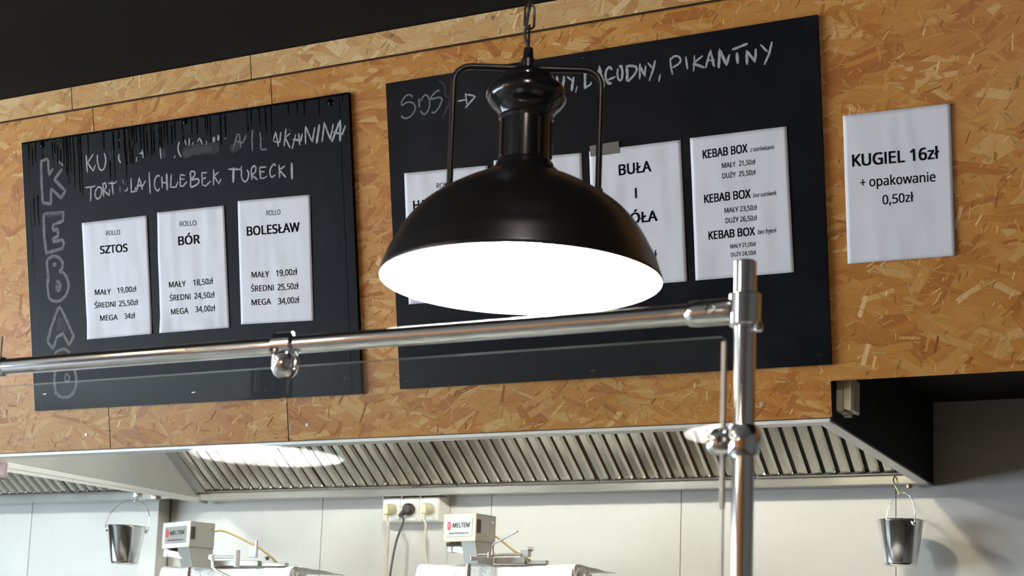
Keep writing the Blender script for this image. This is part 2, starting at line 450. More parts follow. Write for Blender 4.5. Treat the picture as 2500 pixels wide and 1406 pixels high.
# left wall with a long window, street wall with a glazed door
WY0, WY1, WZ0, WZ1 = -3.4, 2.2, 0.8, 2.3
mb = MB()
for lo, hi in (((SHOP_FRONT), WY0), (WY1, WALL_Y+0.1)): mb.box((SHOP_LEFT-0.15, lo, 0), (SHOP_LEFT, hi, CEIL_Z))
mb.box((SHOP_LEFT-0.15, WY0, 0), (SHOP_LEFT, WY1, WZ0)); mb.box((SHOP_LEFT-0.15, WY0, WZ1), (SHOP_LEFT, WY1, CEIL_Z))
struct('wall_left', mb, 'plaster')
mb = MB()
for y in (WY0+0.03, (WY0*2+WY1)/3, (WY0+2*WY1)/3, WY1-0.03): mb.box((SHOP_LEFT-0.09, y-0.03, WZ0), (SHOP_LEFT-0.03, y+0.03, WZ1), 0.004)
for z in (WZ0+0.03, WZ1-0.03): mb.box((SHOP_LEFT-0.09, WY0, z-0.03), (SHOP_LEFT-0.03, WY1, z+0.03), 0.004)
win = struct('window_1', mb, 'white_plastic')
MB().box((SHOP_LEFT-0.065, WY0+0.06, WZ0+0.06), (SHOP_LEFT-0.057, WY1-0.06, WZ1-0.06)).build('pane', 'glass', win)
mb = MB().box((SHOP_LEFT, SHOP_FRONT-0.15, 0), (SHOP_RIGHT, SHOP_FRONT, CEIL_Z)); struct('wall_front', mb, 'front_wall')

def osb_board(mb, u0, u1, v0, v1, off0, off1, seed, poly=None):
    """a board on the leaning bulkhead plane with its own strand pattern"""
    rnd = random.Random(seed); du, dv = rnd.uniform(0, 30), rnd.uniform(0, 30)
    pts = poly or [(u0, v0), (u1, v0), (u1, v1), (u0, v1)]
    k = len(mb.f); mb.prism([FP(u, v, off1) for u, v in pts], N_*(off1-off0))
    for i in range(k, len(mb.f)):
        mb.uv[i] = (du, dv)
        if i > k+1: mb.m[i] = 1                        # cut edges, coloured darker to carry the shade under the top strip
def finish_uv(o, mb):
    me = o.data; uvl = me.uv_layers.new(name='UVMap')
    for p in me.polygons:
        du, dv = mb.uv.get(p.index, (0, 0))
        for li in p.loop_indices:
            q = me.vertices[me.loops[li].vertex_index].co + o.location - P0
            uvl.data[li].uv = (q.x+du, q.dot(V_)+q.dot(N_)+dv)
VB, VT, VG = 0.0627, 0.9862, 0.934                # bulkhead bottom, top, lower edge of the top strip
UE, VS = 0.7213, 0.1363                           # notch over the right end of the hood
US1, US2 = -0.6025, -1.1525
FOFF = -0.012                                     # the sheet sits one board thickness behind the chalkboards' faces
mb = MB()
g = 0.0011
def bulk(u0, u1, seed, poly=None):
    osb_board(mb, u0, u1, VB, VT, FOFF-0.018, FOFF, seed, poly)
bulk(-4.9, -2.4025-g, 1); bulk(-2.4025+g, US2-g, 2); bulk(US2+g, US1-g, 3)
bulk(0, 0, 4, [(US1+g, VB), (UE, VB), (UE, VS), (4.0, VS), (4.0, VT), (US1+g, VT)])
wf = struct('wall_upper', mb, ['osb', 'edge_dark']); finish_uv(wf, mb)
mb = MB()
cuts = [-4.9, -2.45, -1.2038, -0.6459, 0.6, 1.85, 4.0]
for i, (a, b) in enumerate(zip(cuts[:-1], cuts[1:])): osb_board(mb, a+g, b-g, VG, VT+0.004, FOFF, FOFF+0.018, 20+i)
tr = struct('trim_1', mb, ['osb_raw', 'edge_dark']); finish_uv(tr, mb)
# dropped black ceiling of the kitchen, right of the hood
SOFF_Z = 2.2472
mb = MB().box((-0.783, 3.036, SOFF_Z), (SHOP_RIGHT, WALL_Y, SOFF_Z+0.02)); struct('ceiling_right', mb, 'black_panel')

# ------------------------------------------------------------------ extraction hoods
HZ = 2.028                                        # lower rim of the hood
HX0, HX1 = -3.13, -0.783
HY0 = 3.018
def filter_pt(x, s, lift=0.0):                    # s metres up the slope from the gutter, lift towards the cook
    sl = math.atan(0.66)
    return Vector((x, 3.985 - s*math.cos(sl) - lift*math.sin(sl), 2.053 + s*math.sin(sl) - lift*math.cos(sl)))
def make_hood(name, label, x0, x1, gy, black_side):
    h = thing(name, label, 'cooker hood', ((x0+x1)/2, 3.5, HZ))
    # gutter along the wall
    mb = MB()
    mb.prism([(x0, gy, HZ-0.004), (x0, gy, HZ+0.024), (x0, gy+0.004, HZ+0.026), (x0, gy+0.05, HZ+0.026), (x0, gy+0.05, HZ-0.006), (x0, gy+0.006, HZ-0.006)], (x1-x0, 0, 0))
    mb.build('gutter', 'gutter', h)
    # front lip under the bulkhead
    MB().box((x0, HY0-0.006, HZ-0.005), (x1, HY0+0.03, HZ+0.003), 0.001).build('front_lip', 'steel_white', h)
    MB().box((x0, HY0+0.022, HZ), (x1, HY0+0.026, HZ+0.86)).build('front_plate', 'steel_grey', h)
    MB().box((x0, HY0+0.02, HZ+0.86), (x1, gy+0.05, HZ+0.864)).build('top_plate', 'steel_grey', h)
    MB().box((x0, gy+0.046, HZ+0.02), (x1, gy+0.05, HZ+0.86)).build('back_plate', 'steel_grey', h)
    return h
hood = make_hood('cooker_hood', 'steel extraction hood with a black right side panel under the chipboard bulkhead', HX0, HX1, 3.995, True)
MB().box((HX1-0.001, HY0+0.004, HZ), (HX1+0.003, WALL_Y-0.002, HZ+0.86)).build('side_panel', 'black_panel', hood, label='black outer side panel')
mb = MB()
mb.box((HX1-0.026, HY0+0.002, HZ-0.004), (HX1+0.001, 4.0, HZ), 0.0005); mb.box((HX1-0.030, HY0+0.02, HZ-0.003), (HX1-0.026, 3.98, HZ+0.02), 0.0005)
mb.prism([(HX1+0.001, 3.99, HZ-0.003), (HX1+0.001, 4.064, HZ-0.003), (HX1-0.075, 4.064, HZ-0.003), (HX1-0.075, 4.03, HZ-0.003)], (0, 0, 0.003))
mb.build('side_lip', 'steel_white', hood, label='pale sheet steel lip along the right lower edge')
mb = MB().box((HX0-0.002, HY0+0.02, HZ+0.004), (HX0+0.002, 4.045, HZ+0.86))
mb.build('divider_panel', 'steel_grey', hood)
mb = MB().prism([(HX0-0.003, HY0+0.01, HZ-0.026), (HX0-0.003, 4.045, HZ-0.012), (HX0-0.003, 4.045, HZ+0.003), (HX0-0.003, HY0+0.01, HZ+0.003)], (0.007, 0, 0))
mb.prism([(HX0-0.003, HY0+0.01, HZ-0.014), (HX0-0.003, 4.02, HZ-0.006), (HX0-0.003, 4.02, HZ-0.003), (HX0-0.003, HY0+0.01, HZ-0.008)], (0.0085, 0, 0))
mb.build('divider_lip', 'steel_white', hood)
mb = MB()
mb.prism([filter_pt(HX0+0.003, 0.0, 0.01), filter_pt(-3.185+0.10, 0.0, 0.01), filter_pt(-3.185+0.10, 0.60, 0.01), filter_pt(HX0+0.003, 0.60, 0.01)], (0, 0.002, 0.003))
mb.build('filler_strip', 'steel_grey', hood)
lh = make_hood('cooker_hood', 'steel extraction hood at the far left, its ribbed filters half hidden by the divider', -5.0, HX0-0.036, 3.94, False)
MB().box((-5.004, HY0+0.02, HZ), (-5.0, 3.99, HZ+0.86)).build('side_panel', 'steel_grey', lh)

def make_filter(x0, x1, dy, first):
    """a cassette of overlapping steel baffles between two rails"""
    loc = filter_pt((x0+x1)/2, 0)+Vector((0, dy, 0))
    f = thing('grease_filter', '', 'grease filter', loc, 'grease filters in the hoods')
    D = Vector((0, dy, 0))
    mb = MB(); L = 0.46; n = round((x1-x0)/0.0381); p = (x1-x0)/n
    P = lambda x, s, l: filter_pt(x, s, l)+D
    for i in range(n):
        a = x0+i*p
        # a trapezoid trough: flat face towards the cook, flanks folding back, closed bevelled lower end
        prof = [(a+0.0015, 0.0), (a+0.0045, 0.010), (a+0.0230, 0.010), (a+0.0295, 0.003)]
        vs = []
        for s, k in ((0.004, 0.35), (0.018, 1.0), (L, 1.0)):
            mid = a+0.015
            for j, (x, l) in enumerate(prof): vs.append(P(mid+(x-mid)*(0.72+0.28*k) if k < 1 else x, s, l*k))
        fs = [[r*4+j, r*4+j+1, (r+1)*4+j+1, (r+1)*4+j] for r in range(2) for j in range(3)] + [[3, 2, 1, 0]]
        mb.add(vs, fs, 0, False)
    mb.build('baffles', 'steel_filter', f)
    mb = MB()
    mb.prism([P(x0, -0.002, -0.004), P(x1, -0.002, -0.004), P(x1, L, -0.004), P(x0, L, -0.004)], N2*0.003, 0)
    mb.build('backing', 'filter_gap', f)
    for s0 in (-0.004, L): MB().prism([P(x0, s0, -0.002), P(x1, s0, -0.002), P(x1, s0+0.006, -0.002), P(x0, s0+0.006, -0.002)], N2*(-0.008)).build('rail', 'steel', f)
    return f
N2 = Vector((0, math.sin(math.atan(0.66)), math.cos(math.atan(0.66))))
M['steel_filter'] = flat('filter_steel', (0.60, 0.585, 0.53, 1), 0.19, 0.95, var=0.02, vscale=7)
fx = [-3.085, -2.62, -2.16, -1.70, -1.24, -0.812]
flabels = ['leftmost ribbed steel filter of the near hood, beside the grey divider panel', 'ribbed steel filter above the triple socket, partly behind the bright lamp reflection',
           'ribbed steel filter in the middle of the near hood, below the big pendant lamp', 'ribbed steel filter just left of the chrome post, tinted yellowish', 'rightmost ribbed steel filter, cut off by the slanting pale lip']
for i, lb in enumerate(flabels):
    f = make_filter(fx[i]+0.002, fx[i+1]-0.002, 0, i == 0); f['label'] = lb
for x0, x1, lb in ((-3.60, -3.17, 'ribbed steel filter of the left hood, nearest the divider panel'), (-4.06, -3.60, 'ribbed steel filter at the left edge of the picture in the left hood')):
    f = make_filter(x0+0.002, x1-0.002, -0.052, False); f['label'] = lb

def hood_lamp(x, y, z, mat, label):
    t = thing('hood_lamp', label, 'hood lamp', (x, y, z), 'lamps inside the hoods')
    MB().lathe([(0.0, -0.075), (0.03, -0.075), (0.035, -0.06), (0.034, -0.03), (0.0, -0.03)], (x, y, z), 24, ax=(EX, EZ, EY)).build('socket', 'white_plastic', t)
    b = MB().lathe([(0.001, -0.03), (0.018, -0.028), (0.03, -0.012), (0.034, 0.006), (0.026, 0.026), (0.001, 0.036)], (x, y, z), 24, ax=(EX, EZ, EY)).build('bulb', mat, t)
    return t
LAMP_Y, LAMP_Z = 3.125, 2.42
hood_lamp(-1.14, LAMP_Y, LAMP_Z, 'tube_warm', 'bare bulb inside the near hood, nearest its right end, hidden by the chipboard')
hood_lamp(-1.86, LAMP_Y, LAMP_Z, 'tube_neutral', 'bare bulb in the middle of the near hood, hidden by the chipboard')
hood_lamp(-2.62, LAMP_Y, LAMP_Z, 'tube_neutral', 'bare bulb inside the near hood towards its left end, hidden by the chipboard')
hood_lamp(-3.75, LAMP_Y, LAMP_Z, 'tube_cool', 'bare bulb inside the left hood, hidden by the chipboard')

# ------------------------------------------------------------------ chalkboards
def ribbon(mb, pts, w, mi=0, off=0.0005, jit=0.0, dome=0.0):
    """flat stroke on the bulkhead plane; pts are (u, v); w width or list"""
    P = [Vector((a, b, 0)) for a, b in pts]; n = len(P)
    ws = w if isinstance(w, list) else [w]*n
    vs = []; fs = []; k = 3 if dome else 2
    for i in range(n):
        t = (P[min(i+1, n-1)]-P[max(i-1, 0)])
        t = t.normalized() if t.length > 1e-9 else Vector((1, 0, 0))
        nn = Vector((-t.y, t.x, 0)); h = ws[i]/2*(1+random.uniform(-jit, jit))
        a = P[i]+nn*h; b = P[i]-nn*h
        vs.append(FP(a.x, a.y, off))
        if dome: vs.append(FP(P[i].x, P[i].y, off+dome*min(1, ws[i]/0.003)))
        vs.append(FP(b.x, b.y, off))
    for i in range(n-1):
        for j in range(k-1): fs.append([i*k+j, i*k+j+1, (i+1)*k+j+1, (i+1)*k+j])
    mb.add(vs, fs, mi, bool(dome))
def scr(o, sc):                                    # picture region origin and scale -> bulkhead coordinates
    return lambda x, y: uvF(o[0]+x/sc, o[1]+y/sc)
RA, RB, RC, RD = scr((190, 300), 7.029), scr((510, 270), 6.694), scr((60, 370), 4.394), scr((60, 670), 4.394)
RE, RF, RG = scr((960, 190), 9.615), scr((1320, 120), 7.8125), scr((1610, 80), 8.0645)
def stroke(mb, reg, w, mi, pts, smooth=False, off=0.0006):
    q = [Vector(reg(*p)).to_3d() for p in pts]
    if smooth: q = catmull(q, 5)
    else:                                          # break straight lines up so that the hand wobbles a little
        r = []
        for a, b in zip(q[:-1], q[1:]):
            m = max(1, int((b-a).length/0.006)); r += [a.lerp(b, i/m) for i in range(m)]
        q = r+[q[-1]]
    q = [(p.x+random.uniform(-.00025, .00025), p.y+random.uniform(-.00025, .00025)) for p in q]
    n = len(q)
    ribbon(mb, q, [w*(0.8+0.3*random.random())*(0.6 if i in (0, n-1) else 1) for i in range(n)], mi, off)

def make_board(label, cu, cv, a):
    c, s = math.cos(a), math.sin(a); w, h = 0.503, 0.351
    R = lambda x, y: (cu+x*c-y*s, cv+x*s+y*c)
    b = thing('chalkboard', label, 'chalkboard', FP(*R(0, -h), -0.006), 'chalkboards on the bulkhead')
    mb = MB(); x = 0.0015
    pts = [(-w, -h), (w, -h), (w, h), (-w, h)]
    mb.prism([FP(*R(px, py), 0.0) for px, py in pts], N_*0.0115)
    o = mb.build('board', ['board', 'beige'], b)
    return b, R
b1, RB1 = make_board('left chalkboard with chalked letters down its side and running black paint along its top', -0.8853, 0.5186, -0.005)
b2, RB2 = make_board('right chalkboard, cleaner and blacker, behind the large pendant lamp', 0.2239, 0.5212, -0.0014)
# pale cut edge of the left board
mb = MB(); w, h = 0.503, 0.351
mb.prism([FP(*RB1(-w-0.0012, -h), -0.0005), FP(*RB1(-w+0.0002, -h), -0.0005), FP(*RB1(-w+0.0002, h), -0.0005), FP(*RB1(-w-0.0012, h), -0.0005)], N_*0.010)
mb.build('cut_edge', 'beige', b1, label='pale cut edge of the board')

CH = ['chalk', 'chalk_soft', 'chalk_faint']
mb = MB()
W1 = 0.0044
def c1(reg, pts, mi=0, w=W1, smooth=False): stroke(mb, reg, w, mi, pts, smooth)
# first line, partly washed away
c1(RA, [(145, 548), (166, 850)]); c1(RA, [(270, 530), (172, 685), (262, 825), (305, 720)]); c1(RA, [(338, 545), (340, 650), (365, 770), (410, 812), (455, 775), (480, 680), (478, 600), (455, 520)], smooth=True)
c1(RA, [(530, 480), (560, 600), (620, 470)], 2); c1(RA, [(560, 610), (600, 700)], 2)
c1(RA, [(714, 535), (702, 590), (712, 640), (738, 688)], smooth=True); c1(RA, [(1018, 585), (1006, 665)]); c1(RA, [(1060, 525), (1130, 512)]); c1(RA, [(1105, 460), (1124, 605)])
c1(RA, [(1418, 425), (1420, 500), (1436, 620)]); c1(RA, [(1675, 555), (1655, 608)]); c1(RA, [(1745, 325), (1722, 420), (1740, 520), (1780, 585)], smooth=True); c1(RA, [(1835, 290), (1862, 385)])
c1(RA, [(1915, 265), (1912, 395)]); c1(RA, [(1990, 325), (1960, 385)]); c1(RA, [(2055, 330), (2090, 258), (2145, 375)]); c1(RA, [(2215, 310), (2208, 380)]); c1(RA, [(2340, 240), (2335, 330)], w=0.009)
c1(RA, [(2050, 430), (2040, 500), (2085, 540), (2120, 490)], 2, smooth=True); c1(RA, [(1480, 450), (1490, 600)], 2, 0.012); c1(RA, [(1800, 520), (1990, 430), (2300, 420)], 2, 0.022); c1(RA, [(1800, 560), (2000, 490), (2300, 460)], 2, 0.02)
c1(RB, [(80, 430), (78, 515)], w=0.007); c1(RB, [(158, 400), (154, 495)], w=0.007); c1(RB, [(245, 465), (290, 440)], 1); c1(RB, [(395, 640), (470, 385), (500, 390), (510, 490), (525, 610)], 1); c1(RB, [(450, 500), (560, 525), (615, 400)], 1)
c1(RB, [(715, 310), (708, 470), (712, 660)], 1); c1(RB, [(835, 350), (850, 480), (852, 610), (880, 640), (950, 630)], 1, smooth=True); c1(RB, [(830, 470), (910, 450)], 2); c1(RB, [(350, 640), (520, 560)], 2, 0.022); c1(RB, [(20, 620), (170, 600)], 2, 0.03)
c1(RB, [(1055, 500), (1095, 345), (1140, 590)]); c1(RB, [(1062, 508), (1160, 515), (1178, 345)]); c1(RB, [(1262, 295), (1232, 580)]); c1(RB, [(1330, 370), (1250, 440), (1330, 610)]); c1(RB, [(1300, 290), (1340, 330), (1330, 365)], 2)
c1(RB, [(1420, 390), (1362, 630)], w=0.004); c1(RB, [(1370, 470), (1505, 492), (1530, 375)], w=0.0055); c1(RB, [(1470, 365), (1488, 570)])
c1(RB, [(1582, 555), (1580, 255), (1690, 510), (1735, 270)]); c1(RB, [(1808, 225), (1762, 535)], w=0.007); c1(RB, [(1852, 515), (1888, 195), (1985, 475), (2035, 215)]); c1(RB, [(2008, 515), (2148, 160), (2148, 505)], w=0.006); c1(RB, [(2030, 350), (2180, 385), (2235, 240)], w=0.005)
mb.build('chalk_line', CH, b1); mb = MB()
# second line
c1(RA, [(125, 1112), (285, 1092), (300, 1070)]); c1(RA, [(228, 1095), (222, 1345)]); c1(RA, [(355, 1095), (310, 1160), (298, 1230), (320, 1290), (350, 1302), (395, 1260), (412, 1180), (400, 1115), (350, 1095)], smooth=True)
c1(RA, [(432, 1030), (445, 1265)]); c1(RA, [(435, 1060), (465, 1030), (485, 1060), (480, 1120), (440, 1160)], smooth=True); c1(RA, [(445, 1155), (540, 1245), (550, 1130)])
c1(RA, [(525, 1035), (640, 1035), (668, 990)], w=0.005); c1(RA, [(588, 1000), (608, 1230)]); c1(RA, [(725, 1080), (730, 1200)], 1); c1(RA, [(770, 970), (795, 1060)], 1); c1(RA, [(795, 1165), (845, 1160), (860, 1110)], w=0.005)
c1(RA, [(915, 945), (920, 1185), (980, 1175), (1000, 1095)]); c1(RA, [(1012, 1190), (1058, 935), (1112, 1150)]); c1(RA, [(1015, 1070), (1115, 1080), (1168, 990)], w=0.005)
c1(RA, [(1225, 840), (1245, 1215)]); c1(RA, [(1410, 915), (1370, 905), (1330, 960), (1318, 1050), (1335, 1130), (1380, 1165), (1405, 1120)], smooth=True); c1(RA, [(1445, 915), (1452, 1120)]); c1(RA, [(1525, 870), (1538, 1155)], w=0.007); c1(RA, [(1445, 1025), (1530, 1025)])
c1(RA, [(1605, 870), (1595, 1105), (1685, 1100), (1725, 1005)]); c1(RA, [(1760, 890), (1762, 1085), (1810, 1085), (1875, 1010)], w=0.0048); c1(RA, [(1755, 885), (1850, 900)], w=0.0045); c1(RA, [(1765, 965), (1835, 965)], w=0.0045)
c1(RA, [(1940, 840), (1935, 1105)]); c1(RA, [(1920, 890), (1950, 835), (2000, 840), (2010, 900), (1950, 975), (2060, 960), (2080, 1010), (2030, 1070), (1940, 1105)], w=0.005, smooth=True)
c1(RA, [(2130, 850), (2140, 1060), (2195, 1085), (2285, 995)]); c1(RA, [(2130, 855), (2220, 855)]); c1(RA, [(2140, 965), (2205, 935)])
c1(RB, [(82, 960), (76, 1225)]); c1(RB, [(165, 1000), (85, 1070), (165, 1195), (203, 1115)])
c1(RB, [(318, 958), (520, 960), (540, 905)]); c1(RB, [(405, 930), (400, 1180)], w=0.0075); c1(RB, [(535, 960), (535, 1070), (560, 1140), (600, 1160), (640, 1110), (652, 1020), (625, 965)], smooth=True)
c1(RB, [(690, 950), (710, 1135)]); c1(RB, [(695, 960), (735, 905), (770, 930), (755, 1010), (700, 1050)], smooth=True); c1(RB, [(705, 1055), (800, 1130)]); c1(RB, [(830, 925), (845, 1105), (905, 1105), (955, 1065)]); c1(RB, [(825, 930), (940, 920)]); c1(RB, [(840, 1000), (915, 1000)])
c1(RB, [(1095, 905), (1060, 875), (1010, 950), (1000, 1030), (1030, 1085), (1085, 1050)], smooth=True); c1(RB, [(1150, 885), (1160, 1105)]); c1(RB, [(1250, 900), (1150, 970), (1265, 1095)]); c1(RB, [(1355, 850), (1362, 1125)], w=0.0065)
mb.build('chalk_line', CH, b1); mb = MB()
# outlined letters running down the left side
WO = 0.0088
def co(reg, pts, smooth=False, w=WO, mi=1): stroke(mb, reg, w, mi, pts, smooth)
co(RC, [(198, 550), (182, 300), (180, 105), (235, 80), (255, 100), (262, 250), (308, 180)]); co(RC, [(370, 105), (415, 152)], w=0.008); co(RC, [(405, 185), (322, 300), (438, 420), (395, 500), (285, 395), (285, 560), (195, 552)])
mb.build('chalk_letter', CH, b1); mb = MB()
co(RC, [(205, 670), (418, 655), (412, 745), (310, 785), (305, 855)]); co(RC, [(305, 855), (355, 825), (362, 905), (310, 935), (315, 970), (405, 945), (425, 985), (405, 1040), (235, 1090), (212, 900), (205, 670)], w=0.0095); co(RC, [(210, 690), (410, 665)], w=0.012, mi=2)
mb.build('chalk_letter', CH, b1); mb = MB()
co(RC, [(262, 1406), (250, 1290), (242, 1180), (270, 1140), (320, 1120), (380, 1145), (410, 1200), (400, 1260), (380, 1285), (430, 1310), (465, 1400)], True); co(RC, [(325, 1195), (340, 1210), (325, 1228), (308, 1210), (325, 1195)], True, 0.005)
co(RD, [(258, 0), (248, 100), (255, 190), (270, 255), (330, 288), (400, 270), (455, 200), (475, 110), (455, 30), (440, 0)], True); co(RD, [(340, 70), (375, 90), (385, 140), (360, 175), (350, 110)], True, 0.010); co(RD, [(345, 80), (355, 160)], w=0.012, mi=2)
mb.build('chalk_letter', CH, b1); mb = MB()
co(RD, [(248, 720), (290, 560), (360, 365), (375, 350), (395, 370), (530, 660), (480, 755), (415, 635), (350, 670), (310, 795), (248, 725)]); co(RD, [(370, 440), (355, 590), (425, 610), (440, 570), (370, 440)], w=0.006, mi=2); co(RD, [(375, 470), (385, 590)], w=0.014, mi=2)
mb.build('chalk_letter', CH, b1); mb = MB()
co(RD, [(325, 850), (370, 815), (430, 800), (490, 838)], True); co(RD, [(325, 860), (330, 1050), (322, 1100), (328, 1210), (350, 1280), (420, 1320), (500, 1295), (545, 1230), (558, 1140), (545, 1050), (490, 850)], True); co(RD, [(330, 1200), (330, 1290)], w=0.006)
co(RD, [(460, 1065), (485, 1110), (465, 1150), (438, 1130), (445, 1075), (460, 1065)], True, 0.006)
mb.build('chalk_letter', CH, b1)
mb = MB()
def c2(reg, pts, w=0.0058, smooth=False, mi=0): stroke(mb, reg, w, mi, pts, smooth)
c2(RE, [(455, 455), (410, 405), (340, 400), (260, 470), (205, 560), (200, 625), (230, 635), (330, 575), (430, 575), (500, 630), (525, 700), (490, 810), (410, 905), (310, 950), (230, 935), (195, 885)], 0.0042, True, 1); c2(RE, [(610, 490), (620, 700)], 0.005, mi=1)
c2(RE, [(665, 550), (680, 480), (750, 400), (820, 440), (855, 540), (855, 650), (820, 770), (750, 850), (690, 840), (645, 770)], 0.0042, True, 1); c2(RE, [(1100, 290), (1020, 320), (920, 420), (875, 500), (960, 485), (1080, 460), (1150, 500), (1120, 600), (1060, 720), (990, 800), (950, 825), (905, 795)], 0.0042, True, 1)
c2(RE, [(1205, 330), (1260, 440), (1300, 460), (1350, 420)], 0.004, True, 2); c2(RE, [(1390, 420), (1290, 650), (1170, 930)], 0.0055, mi=2); c2(RE, [(1060, 60), (1190, 150), (1240, 300)], 0.004, True, 2)
mb.build('chalk_heading', CH, b2); mb = MB()
c2(RE, [(1515, 550), (1720, 510)], 0.0042); c2(RE, [(1695, 355), (1735, 620)], 0.0036); c2(RE, [(1700, 390), (1850, 410), (1930, 440), (1690, 710)], 0.0045)
mb.build('chalk_arrow', CH, b2); mb = MB()
c2(RE, [(2215, 300), (2200, 430), (2240, 520), (2310, 560), (2400, 540)], 0.0042, True)
c2(RF, [(165, 540), (200, 510), (240, 560), (255, 615)], 0.005, True); c2(RF, [(310, 515), (325, 640)], 0.006); c2(RF, [(350, 650), (400, 685)], 0.005); c2(RF, [(448, 515), (430, 720)], 0.007); c2(RF, [(505, 525), (600, 600)], 0.005); c2(RF, [(632, 530), (590, 800)], 0.006); c2(RF, [(698, 705), (668, 830)], 0.0035)
c2(RF, [(845, 410), (850, 560), (845, 760)], 0.0068); c2(RF, [(850, 745), (965, 665), (960, 620)], 0.005); c2(RF, [(1062, 590), (1130, 325), (1200, 745)], 0.0055); c2(RF, [(1175, 520), (1205, 745)], 0.007); c2(RF, [(1110, 515), (1195, 510)], 0.0045)
c2(RF, [(1360, 395), (1330, 350), (1290, 355), (1245, 440), (1245, 560), (1280, 640), (1320, 660), (1345, 630)], 0.0055, True); c2(RF, [(1270, 595), (1425, 525)], 0.0055); c2(RF, [(1280, 610), (1320, 650)], 0.006)
c2(RF, [(1475, 370), (1465, 480), (1490, 580), (1545, 600)], 0.005, True); c2(RF, [(1500, 345), (1540, 330), (1560, 450), (1550, 590)], 0.0058, True); c2(RF, [(1640, 325), (1655, 480), (1645, 610)], 0.0066); c2(RF, [(1630, 325), (1760, 320), (1830, 360), (1800, 470), (1660, 625)], 0.0056, True)
c2(RF, [(1895, 275), (1890, 575)], 0.0056); c2(RF, [(1900, 330), (1990, 520), (2003, 310)], 0.0045); c2(RF, [(2045, 262), (2130, 360)], 0.0045); c2(RF, [(2185, 215), (2145, 390), (2075, 605)], 0.0048); c2(RF, [(2285, 475), (2255, 625)], 0.0042)
c2(RG, [(212, 490), (222, 640), (258, 825)], 0.0038, mi=0); c2(RG, [(222, 530), (290, 465), (380, 470), (418, 540), (370, 620), (250, 690)], 0.0046, True); c2(RG, [(518, 470), (530, 560), (552, 720)], 0.0044); c2(RG, [(692, 440), (690, 560), (672, 765)], 0.004); c2(RG, [(855, 450), (660, 615), (885, 690)], 0.0045); c2(RG, [(700, 610), (885, 690)], 0.0058)
c2(RG, [(910, 695), (1005, 345), (1085, 670)], 0.005); c2(RG, [(950, 545), (1090, 540)], 0.0036); c2(RG, [(1040, 560), (1085, 670)], 0.0064); c2(RG, [(1170, 695), (1185, 330), (1320, 635), (1378, 425)], 0.0062); c2(RG, [(1430, 335), (1740, 215)], 0.0055); c2(RG, [(1525, 385), (1545, 610)], 0.0074)
c2(RG, [(1725, 630), (1720, 360), (1885, 570), (1900, 315)], 0.006); c2(RG, [(1985, 230), (2130, 375)], 0.005); c2(RG, [(2215, 175), (2165, 400), (2065, 630)], 0.0052)
mb.build('chalk_line', CH, b2)

# black paint that has run down from the top edge of the left board
mb = MB(); rnd = random.Random(5)
def drip(px, py0, py1, w):
    u0, v0 = uvF(px, py0); u1, v1 = uvF(px+(py1-py0)*0.045, py1); n = 9
    pts = [(u0+(u1-u0)*i/n+rnd.uniform(-.0006, .0006), v0+(v1-v0)*i/n) for i in range(n+1)]
    ws = [w*(1.25-0.75*i/n)*rnd.uniform(.75, 1.2) for i in range(n)]+[w*0.25]
    ribbon(mb, pts, ws, 0, 0.0004, 0, 0.0009)
def top1(px): return 350.5-(px-52.2)*0.1545
for px, ln, w in [(70, 45, 3), (78, 60, 3), (86, 52, 2.5), (103, 48, 5), (127, 55, 3), (133, 38, 4), (139, 62, 3.5), (146, 70, 4), (154, 72, 3), (160, 95, 6), (164, 118, 3), (170, 90, 3), (178, 130, 3), (190, 140, 7), (196, 150, 3), (214, 58, 3), (252, 46, 6), (275, 40, 5), (289, 50, 7),
                  (276, 140, 3), (302, 70, 5), (304, 130, 3), (314, 66, 5), (321, 95, 7), (326, 50, 3), (332, 42, 3), (342, 60, 7), (350, 80, 4), (357, 70, 6), (368, 78, 5), (374, 74, 6), (388, 60, 7), (393, 64, 4), (400, 50, 3), (407, 58, 4), (418, 60, 4), (426, 50, 4), (445, 58, 7), (467, 42, 2.5), (480, 44, 5), (500, 40, 3), (505, 50, 3),
                  (512, 66, 2.5), (537, 80, 4), (549, 64, 5), (603, 58, 7), (612, 50, 3), (632, 44, 3), (647, 64, 5), (661, 72, 3), (703, 30, 3), (725, 34, 2.5), (742, 38, 4), (778, 48, 2.5), (836, 20, 2.5)]:
    drip(px, top1(px)+1.5, top1(px)+ln, w*0.0008+0.0008)
for px, y0, y1, w in ((82, 484, 556, 0.0026), (92, 476, 552, 0.003), (308, 360, 404, 0.006), (318, 362, 400, 0.005), (268, 390, 440, 0.004)): drip(px, y0, y1, w)
# the thick bead along the top edge
pts = [uvF(52.5+798*i/160, top1(52.5+798*i/160)+1.2) for i in range(161)]
ribbon(mb, pts, [rnd.uniform(.0025, .0065) for _ in pts], 0, 0.0004, 0, 0.0014)
for px, py in ((103, 354), (452, 296), (806, 250)):
    mb.lathe([(0.0, 0.004), (0.003, 0.0036), (0.006, 0.002), (0.0085, 0.0003)], onF(px, py), 20, 0, ax=(EX, V_, -N_))
mb.build('paint_drips', 'drip', b1)
